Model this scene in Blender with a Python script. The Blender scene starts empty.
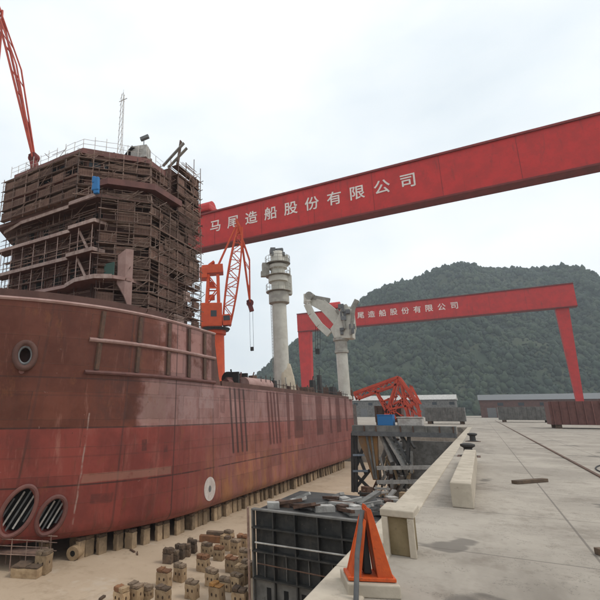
import bpy, bmesh, math, random
from mathutils import Vector, Matrix, Euler
R = random.Random(7)
sc = bpy.context.scene
COL = sc.collection
rad = math.radians

# ------------------------------------------------------------------ camera
cd = bpy.data.cameras.new('camera'); cam = bpy.data.objects.new('camera', cd); COL.objects.link(cam)
cd.sensor_fit = 'HORIZONTAL'; cd.sensor_width = 36; cd.lens = 27.0
cd.shift_x = 0.155; cd.clip_start = 0.1; cd.clip_end = 6000
PITCH, YAW = 14.096, 30.564
cam.location = (0, 0, 9.0)
cam.rotation_euler = (rad(90 + PITCH), 0, rad(YAW))
sc.camera = cam
sc.render.resolution_x = sc.render.resolution_y = 1024

# ------------------------------------------------------------------ light
SUN_EL, SUN_AZ = 52.0, 75.0          # azimuth clockwise from +Y
w = bpy.data.worlds.new('World'); sc.world = w; w.use_nodes = True
nt = w.node_tree; nt.nodes.clear()
out = nt.nodes.new('ShaderNodeOutputWorld'); bg = nt.nodes.new('ShaderNodeBackground')
sky = nt.nodes.new('ShaderNodeTexSky'); sky.sky_type = 'NISHITA'; sky.sun_disc = False
sky.sun_elevation = rad(SUN_EL); sky.sun_rotation = rad(SUN_AZ); sky.dust_density = 3
tc = nt.nodes.new('ShaderNodeTexCoord'); mp = nt.nodes.new('ShaderNodeMapping')
mp.inputs['Scale'].default_value = (1, 1, 2.2)
nz = nt.nodes.new('ShaderNodeTexNoise'); nz.inputs['Scale'].default_value = 1.3
nz.inputs['Detail'].default_value = 5; nz.inputs['Roughness'].default_value = .5
rp = nt.nodes.new('ShaderNodeValToRGB')                     # cloud deck: thin grey patches in white
rp.color_ramp.elements[0].position = .36; rp.color_ramp.elements[0].color = (.63, .70, .745, 1)
rp.color_ramp.elements[1].position = .66; rp.color_ramp.elements[1].color = (.97, .985, .99, 1)
sep = nt.nodes.new('ShaderNodeSeparateXYZ')
hr = nt.nodes.new('ShaderNodeValToRGB')                     # a little greyer towards the horizon
hr.color_ramp.elements[0].position = 0.0; hr.color_ramp.elements[0].color = (.86, .90, .92, 1)
hr.color_ramp.elements[1].position = .55; hr.color_ramp.elements[1].color = (1, 1, 1, 1)
mul = nt.nodes.new('ShaderNodeMix'); mul.data_type = 'RGBA'; mul.blend_type = 'MULTIPLY'; mul.inputs[0].default_value = 1
scl = nt.nodes.new('ShaderNodeMix'); scl.data_type = 'RGBA'; scl.blend_type = 'MULTIPLY'; scl.inputs[0].default_value = 1
scl.inputs[7].default_value = (13.7, 13.7, 13.7, 1)
mx = nt.nodes.new('ShaderNodeMix'); mx.data_type = 'RGBA'; mx.inputs[0].default_value = .93
L = nt.links.new
L(tc.outputs['Generated'], mp.inputs['Vector']); L(mp.outputs[0], nz.inputs['Vector']); L(nz.outputs[0], rp.inputs[0])
L(tc.outputs['Generated'], sep.inputs[0]); L(sep.outputs[2], hr.inputs[0])
L(rp.outputs[0], mul.inputs[6]); L(hr.outputs[0], mul.inputs[7]); L(mul.outputs[2], scl.inputs[6])
L(sky.outputs[0], mx.inputs[6]); L(scl.outputs[2], mx.inputs[7])
L(mx.outputs[2], bg.inputs[0]); bg.inputs[1].default_value = .1; L(bg.outputs[0], out.inputs[0])
sd = bpy.data.lights.new('sun', 'SUN'); so = bpy.data.objects.new('sun', sd); COL.objects.link(so)
sd.energy = 1.3; sd.angle = rad(18); sd.color = (1, .96, .9)
sdir = Vector((math.sin(rad(SUN_AZ)) * math.cos(rad(SUN_EL)), math.cos(rad(SUN_AZ)) * math.cos(rad(SUN_EL)), math.sin(rad(SUN_EL))))
so.rotation_euler = sdir.to_track_quat('Z', 'Y').to_euler(); so.location = sdir * 60
sc.view_settings.view_transform = 'Standard'; sc.view_settings.look = 'None'
sc.view_settings.exposure = 0.0; sc.view_settings.gamma = 1; sc.view_settings.use_curve_mapping = False

# ------------------------------------------------------------------ node helpers
class E:
    """a value in a node tree with arithmetic"""
    def __init__(s, t, v): s.t = t; s.v = v
    def _m(s, op, *a):
        n = s.t.nodes.new('ShaderNodeMath'); n.operation = op
        for i, x in enumerate((s,) + a):
            x = x.v if isinstance(x, E) else x
            if isinstance(x, (int, float)): n.inputs[i].default_value = x
            else: s.t.links.new(x, n.inputs[i])
        return E(s.t, n.outputs[0])
    def __add__(s, o): return s._m('ADD', o)
    def __sub__(s, o): return s._m('SUBTRACT', o)
    def __mul__(s, o): return s._m('MULTIPLY', o)
    def __truediv__(s, o): return s._m('DIVIDE', o)
    def abs(s): return s._m('ABSOLUTE')
    def mod(s, o): return s._m('FLOORED_MODULO', o)
    def floor(s): return s._m('FLOOR')
    def max(s, o): return s._m('MAXIMUM', o)
    def min(s, o): return s._m('MINIMUM', o)
    def step(s, a, b):
        n = s.t.nodes.new('ShaderNodeMapRange'); n.interpolation_type = 'SMOOTHSTEP'
        s.t.links.new(s.v, n.inputs[0]); n.inputs[1].default_value = a; n.inputs[2].default_value = b
        return E(s.t, n.outputs[0])
    def inv(s): return E(s.t, s.t.nodes.new('ShaderNodeValue').outputs[0])._one()._m('SUBTRACT', s)
    def _one(s): s.v.node.outputs[0].default_value = 1.0; return s
    def near(s, c, hw, soft=.02): return (s - c).abs().step(hw, hw + soft).inv()
    def between(s, a, b, soft=.04): return s.step(a - soft, a + soft) * s.step(b - soft, b + soft).inv()

class NT:
    def __init__(s, name, rough=.7, metal=0.0):
        s.m = bpy.data.materials.new(name); s.m.use_nodes = True; s.t = s.m.node_tree
        s.b = s.t.nodes['Principled BSDF']; s.b.inputs['Roughness'].default_value = rough
        s.b.inputs['Metallic'].default_value = metal; s.b.inputs['Specular IOR Level'].default_value = .3
        s.c = s.t.nodes.new('ShaderNodeTexCoord').outputs['Object']
        s.oi = s.t.nodes.new('ShaderNodeObjectInfo')
    def pos(s, world=False):
        n = s.t.nodes.new('ShaderNodeSeparateXYZ')
        src = s.t.nodes.new('ShaderNodeNewGeometry').outputs['Position'] if world else s.c
        s.t.links.new(src, n.inputs[0]); return [E(s.t, o) for o in n.outputs]
    def noise(s, scale=1, detail=4, rough=.6, stretch=(1, 1, 1), rnd=True, off=0):
        m = s.t.nodes.new('ShaderNodeMapping'); m.inputs['Scale'].default_value = stretch
        s.t.links.new(s.c, m.inputs[0]); m.inputs['Location'].default_value = (off, off * 1.7, off * .6)
        n = s.t.nodes.new('ShaderNodeTexNoise'); n.noise_dimensions = '4D'
        n.inputs['Scale'].default_value = scale; n.inputs['Detail'].default_value = detail; n.inputs['Roughness'].default_value = rough
        s.t.links.new(m.outputs[0], n.inputs['Vector'])
        if rnd:
            k = E(s.t, s.oi.outputs['Random']) * 37.0; s.t.links.new(k.v, n.inputs['W'])
        return E(s.t, n.outputs[0])
    def col(s, c):
        n = s.t.nodes.new('ShaderNodeRGB'); n.outputs[0].default_value = (*c, 1); return n.outputs[0]
    def mix(s, f, a, b, mode='MIX'):
        n = s.t.nodes.new('ShaderNodeMix'); n.data_type = 'RGBA'; n.blend_type = mode
        if isinstance(f, E): s.t.links.new(f.v, n.inputs[0])
        else: n.inputs[0].default_value = f
        for i, c in ((6, a), (7, b)):
            if isinstance(c, tuple): n.inputs[i].default_value = (*c, 1)
            else: s.t.links.new(c, n.inputs[i])
        return n.outputs[2]
    def out(s, c, bump=None, dist=.02, strength=.5):
        if isinstance(c, tuple): s.b.inputs['Base Color'].default_value = (*c, 1)
        else: s.t.links.new(c, s.b.inputs['Base Color'])
        if bump is not None:
            n = s.t.nodes.new('ShaderNodeBump'); n.inputs['Distance'].default_value = dist; n.inputs['Strength'].default_value = strength
            s.t.links.new(bump.v, n.inputs['Height']); s.t.links.new(n.outputs[0], s.b.inputs['Normal'])
        return s.m
    def rough(s, e): s.t.links.new(e.v, s.b.inputs['Roughness'])

def weathered(name, c1, c2, c3=None, scale=1.2, rough=.7, metal=0.0, streak=.5, vary=.25, bump=.01):
    n = NT(name, rough, metal)
    a = n.noise(scale, 6, .65).step(.38, .62)
    c = n.mix(a, c1, c2)
    if c3:
        s = n.noise(scale * 2.2, 5, .7, (1, 1, .18), off=5).step(.55, .72) * streak
        c = n.mix(s, c, c3)
        d = n.noise(scale * 5, 4, .7, off=11).step(.6, .7) * .6
        c = n.mix(d, c, c3)
    v = E(n.t, n.oi.outputs['Random']) * (2 * vary) + (1 - vary)
    cc = n.t.nodes.new('ShaderNodeCombineColor')
    for i in range(3): n.t.links.new(v.v, cc.inputs[i])
    c = n.mix(1.0, c, cc.outputs[0], 'MULTIPLY')
    return n.out(c, n.noise(scale * 6, 5, .7, off=3), bump)

M = {}
M['rust'] = weathered('rusty steel', (.085, .05, .036), (.13, .07, .045), (.04, .028, .022), 3)
M['scaf'] = weathered('scaffold tube', (.28, .19, .15), (.17, .105, .08), (.46, .38, .32), 1.5, .65, vary=.5)
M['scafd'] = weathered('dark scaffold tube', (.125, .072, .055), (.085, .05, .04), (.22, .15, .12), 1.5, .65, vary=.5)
M['plank'] = weathered('scaffold plank', (.20, .125, .092), (.13, .082, .064), (.32, .23, .17), 2, .85, vary=.45)
def net_material():
    n = NT('brown boards and netting', .9)
    x, y, z = n.pos()
    u = x * .75 + y * .66
    c = n.mix(n.noise(1.1, 6, .7).step(.36, .64), (.185, .105, .078), (.125, .07, .053))
    c = n.mix(((u.mod(.21)) - .105).abs().step(.006, .02).inv() * .7, c, (.055, .034, .028))
    c = n.mix(n.noise(2.2, 5, .75, (1, 1, .1)).step(.52, .7) * .6, c, (.25, .165, .125))
    c = n.mix(n.noise(3.2, 5, .75, off=6).step(.56, .7) * .6, c, (.06, .04, .033))
    v = E(n.t, n.oi.outputs['Random']) * .7 + .65
    cc = n.t.nodes.new('ShaderNodeCombineColor')
    for i in range(3): n.t.links.new(v.v, cc.inputs[i])
    return n.out(n.mix(1.0, c, cc.outputs[0], 'MULTIPLY'), n.noise(8, 4, .7), .02)
M['net'] = net_material()
M['house'] = weathered('primed house plating', (.105, .052, .041), (.14, .07, .054), (.07, .04, .032), .8, .75, vary=.15)
M['pinkprimer'] = weathered('pale pink primer', (.36, .23, .20), (.30, .175, .15), (.20, .11, .09), 1.4, .65, vary=.15)
M['fascia'] = weathered('red brown fascia primer', (.20, .085, .07), (.15, .065, .055), (.09, .05, .04), 1.2, .65)
M['slabedge'] = weathered('pale slab edge', (.44, .32, .275), (.30, .20, .17), (.17, .10, .08), 2, .7)
M['palerail'] = weathered('pale painted tube', (.55, .52, .48), (.38, .34, .31), (.2, .15, .12), 2, .55)
M['dark'] = weathered('dark steel', (.03, .028, .027), (.045, .04, .036), (.07, .05, .04), 2, .6)
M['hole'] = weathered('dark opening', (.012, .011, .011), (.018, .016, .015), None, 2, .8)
M['glass'] = NT('dark window glass', .12).out((.03, .035, .04))
M['cream'] = weathered('cream crane paint', (.56, .53, .46), (.48, .45, .385), (.32, .28, .22), .9, .5, vary=.08, streak=.6)
M['creamd'] = weathered('soiled cream paint', (.36, .34, .29), (.26, .24, .21), (.14, .12, .10), 1.2, .6, vary=.2)
M['canvas'] = weathered('cream tarpaulin', (.52, .44, .33), (.44, .37, .28), None, 1.2, .9, vary=.1)
M['red'] = weathered('red gantry paint', (.52, .030, .026), (.42, .028, .024), (.26, .032, .026), .45, .5, vary=.06, streak=.8, bump=.004)
M['redd'] = weathered('dark red paint', (.20, .03, .026), (.15, .026, .022), (.1, .03, .025), .6, .6)
M['orange'] = weathered('orange crane paint', (.62, .085, .022), (.54, .07, .02), (.30, .05, .022), .8, .5, vary=.1)
M['orange2'] = weathered('orange stop paint', (.60, .10, .02), (.48, .075, .018), (.09, .04, .022), 3.2, .55, vary=.08, streak=.9)
M['redlat'] = weathered('red lattice paint', (.54, .075, .034), (.44, .055, .03), (.18, .04, .03), .8, .55, vary=.2)
M['white'] = weathered('white lettering paint', (.78, .70, .64), (.70, .60, .55), None, 1.5, .6, vary=.05)
M['concrete'] = weathered('block concrete', (.40, .285, .17), (.30, .205, .12), (.17, .095, .05), 3.0, .9, vary=.25, streak=.9)
M['timber'] = weathered('weathered block timber', (.10, .07, .05), (.15, .10, .065), (.05, .04, .032), 3, .9, vary=.4)
M['rustcap'] = weathered('rust stained cap', (.26, .125, .06), (.18, .09, .05), (.10, .06, .04), 3, .9, vary=.25)
M['orangecap'] = weathered('ochre stained cap', (.40, .20, .06), (.30, .15, .055), (.18, .09, .04), 3, .9, vary=.15)
M['greycap'] = weathered('grey brown cap', (.23, .165, .11), (.16, .115, .08), (.07, .055, .045), 3, .9, vary=.25)
M['blue'] = NT('blue tarpaulin', .6).out((.03, .16, .38))
M['blackblock'] = weathered('blackened block plating', (.026, .026, .025), (.05, .047, .043), (.10, .085, .07), 1.6, .6, vary=.1)
M['greyblock'] = weathered('grey block plating', (.20, .19, .175), (.12, .115, .105), (.065, .055, .045), 1.0, .7, vary=.12)
M['debris'] = weathered('pale scrap metal', (.42, .40, .37), (.26, .245, .225), (.11, .085, .07), 1.6, .7, vary=.3)
M['support'] = weathered('brown support block', (.36, .26, .16), (.25, .18, .115), (.10, .07, .05), 2.0, .9, streak=.9, vary=.45)  # a browner, darker tone than the loose blocks, with dark streaks
M['socket'] = weathered('hole shade brown', (.06, .038, .025), (.085, .05, .03), None, 3, .9)  # dark brown paints the shade inside the blocks' lifting holes
M['olive'] = weathered('stained olive concrete', (.13, .098, .05), (.18, .135, .075), (.06, .05, .035), 2.0, .9, streak=.9)
M['ochre'] = weathered('ochre rusted plate', (.30, .15, .05), (.22, .14, .08), (.10, .07, .05), .8, .75, streak=.9, vary=.1)
M['rubber'] = NT('black rope and rubber', .6).out((.02, .02, .02))
M['greysteel'] = weathered('grey painted steel', (.15, .15, .15), (.11, .11, .11), (.06, .05, .045), 3, .5)
M['bluegrey'] = weathered('blue grey casting', (.22, .27, .32), (.16, .19, .23), (.10, .09, .09), 3, .5)
M['greennet'] = NT('green safety net', .9).out((.05, .09, .075))
M['trunk'] = NT('bark', .9).out((.06, .045, .035))

def hull_material():
    n = NT('primed and stained hull plating', .52)
    x, y, z = n.pos(True)
    warp = (n.noise(.7, 4, .6, rnd=False) - .5)
    yw = y + warp * .35; zw = z + warp * .12
    # antifouling red below z 8.1, brown shop primer on the bow above (its dark tone is partly painted shade), pinkish primer amidships above
    red = n.mix(n.noise(.35, 5, .65, rnd=False, off=2).step(.38, .62), (.25, .054, .041), (.18, .041, .032))
    red = n.mix(n.noise(.9, 5, .7, (1, 1, .25), False, 8).step(.52, .75) * .6, red, (.31, .11, .085))
    redmid = n.mix(n.noise(.5, 5, .65, (1, 1, .5), False, 5).step(.4, .62), (.285, .105, .088), (.22, .068, .055))
    red = n.mix(y.step(27, 40), red, redmid)
    brown = n.mix(n.noise(.5, 5, .65, rnd=False, off=4).step(.38, .62), (.120, .036, .022), (.155, .050, .031))
    brown = n.mix(n.noise(1.1, 5, .7, (1, 1, .2), False, 9).step(.55, .75) * .5, brown, (.080, .030, .020))
    pink = n.mix(n.noise(.6, 6, .7, (1, 1, .6), False, 6).step(.38, .62), (.34, .19, .168), (.26, .125, .108))
    up = n.mix((yw + warp * 3).step(25.2, 26.2) * z.step(11.55, 11.75).inv(), brown, pink)
    # forecastle panels: pink primed plates between the brown ribs
    panel = n.noise(.45, 5, .7, rnd=False, off=15).step(.40, .55) * (yw + warp * 3).step(26.5, 28) * z.step(11.65, 11.8) * .85
    up = n.mix(panel, up, (.34, .18, .155))
    for yr in (25.2, 28.2, 30.9, 33.4, 35.0):
        up = n.mix(yw.near(yr, .34, .1) * z.step(11.65, 11.8) * .85, up, (.10, .040, .030))
    up = n.mix(yw.between(22.4, 25.2, .5) * zw.between(8.4, 11.5, .3) * n.noise(.9, 5, .7, rnd=False, off=133).step(.35, .6) * .7, up, (.085, .034, .026))
    c = n.mix((zw + warp * .1).step(7.98, 8.1), red, up)
    drip = n.noise(2.4, 5, .75, (1, 1, .06), False, 91).step(.52, .70)
    c = n.mix(drip * .45, c, (.085, .038, .028))
    drip2 = n.noise(1.7, 5, .75, (1, 1, .05), False, 95).step(.56, .70)
    c = n.mix(drip2 * .35, c, (.42, .20, .15))
    # ochre rust staining under the thruster mark and along midship bottom
    st = n.noise(.8, 5, .7, (1, 1, .22), False, 21).step(.42, .64) * y.between(33, 58, 3) * z.step(3.0, 8.0).inv() * .8
    c = n.mix(st, c, (.36, .15, .06))
    st2 = n.noise(1.3, 5, .75, (1, 1, .3), False, 31).step(.54, .72) * z.step(2.2, 4.2).inv() * .7
    c = n.mix(st2, c, (.11, .055, .035))
    # bare dark seams and weld lines
    def seamz(h): return z.near(h, .035, .03)
    for h, k in ((4.55, .8), (8.08, .75), (11.2, .55), (10.1, .25), (6.3, .25)):
        c = n.mix(seamz(h) * k * n.noise(.8, 3, .5, rnd=False, off=h).step(.25, .5), c, (.045, .025, .022))
    for yy, k in ((19.3, .35), (24.6, .5), (29.3, .7), (34.9, .6), (43.5, .4), (52, .4), (61, .4), (70, .4), (79, .4)):
        c = n.mix(y.near(yy, .045, .04) * k, c, (.06, .03, .026))
    # pale ground weld line, one patched strip, touch-up patches
    wob = y + (n.noise(.6, 3, .5, rnd=False, off=41) - .5) * .25
    c = n.mix(wob.near(22.27, .015, .05) * z.between(2.2, 9.0) * n.noise(1.2, 4, .6, rnd=False, off=44).step(.38, .62) * .75, c, (.36, .26, .22))
    strip = yw.between(22.4, 29.1) * zw.between(4.66, 5.2) * n.noise(1.0, 5, .7, rnd=False, off=47).step(.25, .45)
    c = n.mix(strip * .45, c, (.36, .20, .145))
    for (a, b, lo, hi, cc, k) in ((29.6, 32.2, 8.5, 10.9, (.36, .22, .20), .7), (32.6, 35.0, 9.4, 11.0, (.37, .24, .22), .7),
                                  (26.0, 28.2, 8.3, 11.2, (.30, .17, .14), .7),
                                  (26.2, 26.6, 6.4, 7.2, (.09, .03, .025), .8), (28.2, 28.6, 6.2, 6.7, (.09, .03, .025), .8),
                                  (23.0, 24.4, 3.3, 3.9, (.10, .035, .03), .6), (36.1, 37.1, 9.0, 10.6, (.16, .075, .065), .6)):
        c = n.mix(yw.between(a, b) * zw.between(lo, hi) * k * n.noise(1.6, 4, .7, rnd=False, off=a + lo).step(.3, .55), c, cc)
    # groups of blackened slanted strips down the side
    sl = y + z * .10
    for (c0, nn, lo, hi, ccol, k, hw) in ((38.2, 4, 5.4, 11.3, (.055, .028, .024), .85, .17), (47.0, 4, 5.7, 11.3, (.10, .030, .025), .85, .24)):
        for i in range(nn):
            c = n.mix(sl.near(c0 + 1 + i * .95, hw, .05) * zw.between(lo, hi, .1) * k, c, ccol)
    for (a, b) in ((52.6, 53.6), (55.0, 58.2), (64.0, 67.0), (70.6, 71.8), (74.4, 77.0), (80.2, 81.6)):
        c = n.mix(yw.between(a, b, .15) * zw.between(6.0, 11.4, .1) * .85, c, (.115, .038, .030))
    # small specks
    c = n.mix(n.noise(3.2, 3, .6, rnd=False, off=55).step(.69, .73) * .8, c, (.05, .024, .02))
    c = n.mix(n.noise(2.6, 3, .6, rnd=False, off=65).step(.71, .74) * .7, c, (.36, .22, .19))
    # every plate takes the primer a little differently; welds show where plates meet
    row = (z / 1.72).floor(); ysh = y + row * 2.9
    wn_ = n.t.nodes.new('ShaderNodeTexWhiteNoise'); wn_.noise_dimensions = '2D'
    cv_ = n.t.nodes.new('ShaderNodeCombineXYZ'); n.t.links.new((ysh / 5.6).floor().v, cv_.inputs[0]); n.t.links.new(row.v, cv_.inputs[1]); n.t.links.new(cv_.outputs[0], wn_.inputs['Vector'])
    pv_ = E(n.t, wn_.outputs['Value'])
    tint = pv_ * .30 + .80
    cc = n.t.nodes.new('ShaderNodeCombineColor')
    n.t.links.new(tint.v, cc.inputs[0]); n.t.links.new((tint * .9 + .1).v, cc.inputs[1]); n.t.links.new((tint * .85 + .15).v, cc.inputs[2])
    c = n.mix(1.0, c, cc.outputs[0], 'MULTIPLY')
    wl = ((ysh.mod(5.6)) - 2.8).abs().step(2.755, 2.785).max(((z.mod(1.72)) - .86).abs().step(.835, .852))
    wk = n.noise(.7, 4, .6, rnd=False, off=101).step(.35, .6)
    c = n.mix(wl * wk * .55, c, (.06, .028, .022))
    halo = ((ysh.mod(5.6)) - 2.8).abs().step(2.45, 2.8).max(((z.mod(1.72)) - .86).abs().step(.66, .86))
    c = n.mix(halo * n.noise(1.5, 5, .75, rnd=False, off=111).step(.50, .66) * .45, c, (.15, .062, .034))
    rs_ = n.noise(.75, 6, .75, (1, 1, .5), False, 121).step(.56, .66)
    c = n.mix(rs_ * .5, c, (.20, .075, .032))
    n.rough(n.noise(.9, 4, .6, rnd=False, off=70) * .4 + .33)
    # plate dents between frames
    fr = (y.mod(1.2) / 1.2 - .5).abs() * 2.0
    dent = n.noise(.55, 3, .5, rnd=False, off=80) * 1.0 + fr * fr * .10
    return n.out(c, dent + wl * .05, .12, .6)
M['hull'] = hull_material()

def floor_material():
    n = NT('dusty dock concrete', .9)
    a = n.noise(.12, 6, .65, rnd=False).step(.35, .65)
    c = n.mix(a, (.50, .385, .275), (.43, .325, .225))
    c = n.mix(n.noise(.5, 6, .7, rnd=False, off=5).step(.52, .68) * .6, c, (.31, .225, .145))
    c = n.mix(n.noise(.3, 6, .7, (1, .3, 1), False, 12).step(.57, .66) * .5, c, (.30, .22, .15))
    c = n.mix(n.noise(7, 3, .6, rnd=False, off=15).step(.6, .72) * .35, c, (.24, .18, .125))
    c = n.mix(n.noise(.25, 4, .6, rnd=False, off=25).step(.58, .64) * .35, c, (.56, .48, .39))
    c = n.mix(n.noise(.9, 6, .75, rnd=False, off=61).step(.58, .66) * .45, c, (.20, .145, .10))
    c = n.mix(n.noise(.16, 3, .5, (1, .5, 1), False, 66).step(.60, .68) * .45, c, (.24, .18, .125))
    c = n.mix(n.noise(22, 2, .6, rnd=False, off=71).step(.66, .72) * .6, c, (.13, .09, .06))
    return n.out(c, n.noise(4, 6, .7, rnd=False, off=3), .02, .6)
M['floor'] = floor_material()

def quay_material():
    n = NT('worn quay concrete', .88)
    c = n.mix(n.noise(.35, 6, .65, rnd=False).step(.35, .65), (.40, .35, .29), (.30, .26, .215))
    c = n.mix(n.noise(1.1, 6, .72, rnd=False, off=5).step(.50, .68) * .65, c, (.20, .165, .13))
    c = n.mix(n.noise(.22, 6, .7, (1, .25, 1), False, 35).step(.54, .66) * .5, c, (.15, .125, .10))
    c = n.mix(n.noise(.5, 3, .5, rnd=False, off=45).step(.64, .67) * .6, c, (.07, .06, .052))
    ck = n.noise(.55, 6, .8, rnd=False, off=51); c = n.mix((ck - .5).abs().step(.0, .006).inv() * .55, c, (.10, .085, .07))
    c = n.mix(n.noise(14, 3, .6, rnd=False, off=9).step(.58, .72) * .4, c, (.20, .175, .15))
    x, y, z = n.pos(True)
    j = (y.mod(4.0) - 2.0).abs().step(.012, .03).inv().max(((x + 500.6).mod(4.0) - 2.0).abs().step(.012, .03).inv())
    c = n.mix(j * z.step(6.5, 6.58) * .7, c, (.12, .10, .085))
    c = n.mix(n.noise(.8, 5, .7, (1, 1, .2), False, 15).step(.45, .7) * z.step(6.0, 6.5).inv() * .7, c, (.14, .12, .10))
    return n.out(c, n.noise(5, 6, .7, rnd=False, off=3), .015, .6)
M['quay'] = quay_material()
M['coping'] = weathered('pale coping concrete', (.50, .43, .34), (.40, .34, .265), (.22, .175, .13), 1.6, .85, vary=.03)

def forest_material():
    n = NT('far forest foliage', .9)
    c = n.mix(n.noise(.012, 5, .6, rnd=False).step(.4, .6), (.022, .040, .022), (.042, .060, .028))
    isl = E(n.t, n.t.nodes.new('ShaderNodeNewGeometry').outputs['Random Per Island'])
    c = n.mix(isl.step(.55, 1.0) * .5, c, (.045, .062, .030)); c = n.mix(isl.step(.45, 0.0) * .7, c, (.014, .024, .016))
    c = n.mix(n.noise(.09, 4, .7, rnd=False, off=3).step(.45, .62), c, (.022, .036, .022))
    return n.out(c)
M['forest'] = forest_material()
def hill_material():
    n = NT('hillside scrub', .95)
    c = n.mix(n.noise(.02, 5, .6, rnd=False).step(.4, .6), (.03, .045, .026), (.055, .065, .035))
    return n.out(c)
M['hill'] = hill_material()

# ------------------------------------------------------------------ mesh helpers
def V(*a): return Vector(a)
# photograph position -> world point on the plane y = Y (only used to work out where things stand)
F_, PIT, YW = 450.0, rad(PITCH), rad(YAW)
FW = V(-math.sin(YW) * math.cos(PIT), math.cos(YW) * math.cos(PIT), math.sin(PIT)); RT = V(math.cos(YW), math.sin(YW), 0); UP = RT.cross(FW)
EYE = V(0, 0, 9.0)
def ray(x, y): return FW + RT * ((x - 207) / F_) + UP * ((300 - y) / F_)
def at_y(x, y, Y): d = ray(x, y); return EYE + d * (Y / d.y)
def at_z(x, y, z): d = ray(x, y); return EYE + d * ((z - 9.0) / d.z)
def at_x(x, y, X): d = ray(x, y); return EYE + d * (X / d.x)

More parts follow.
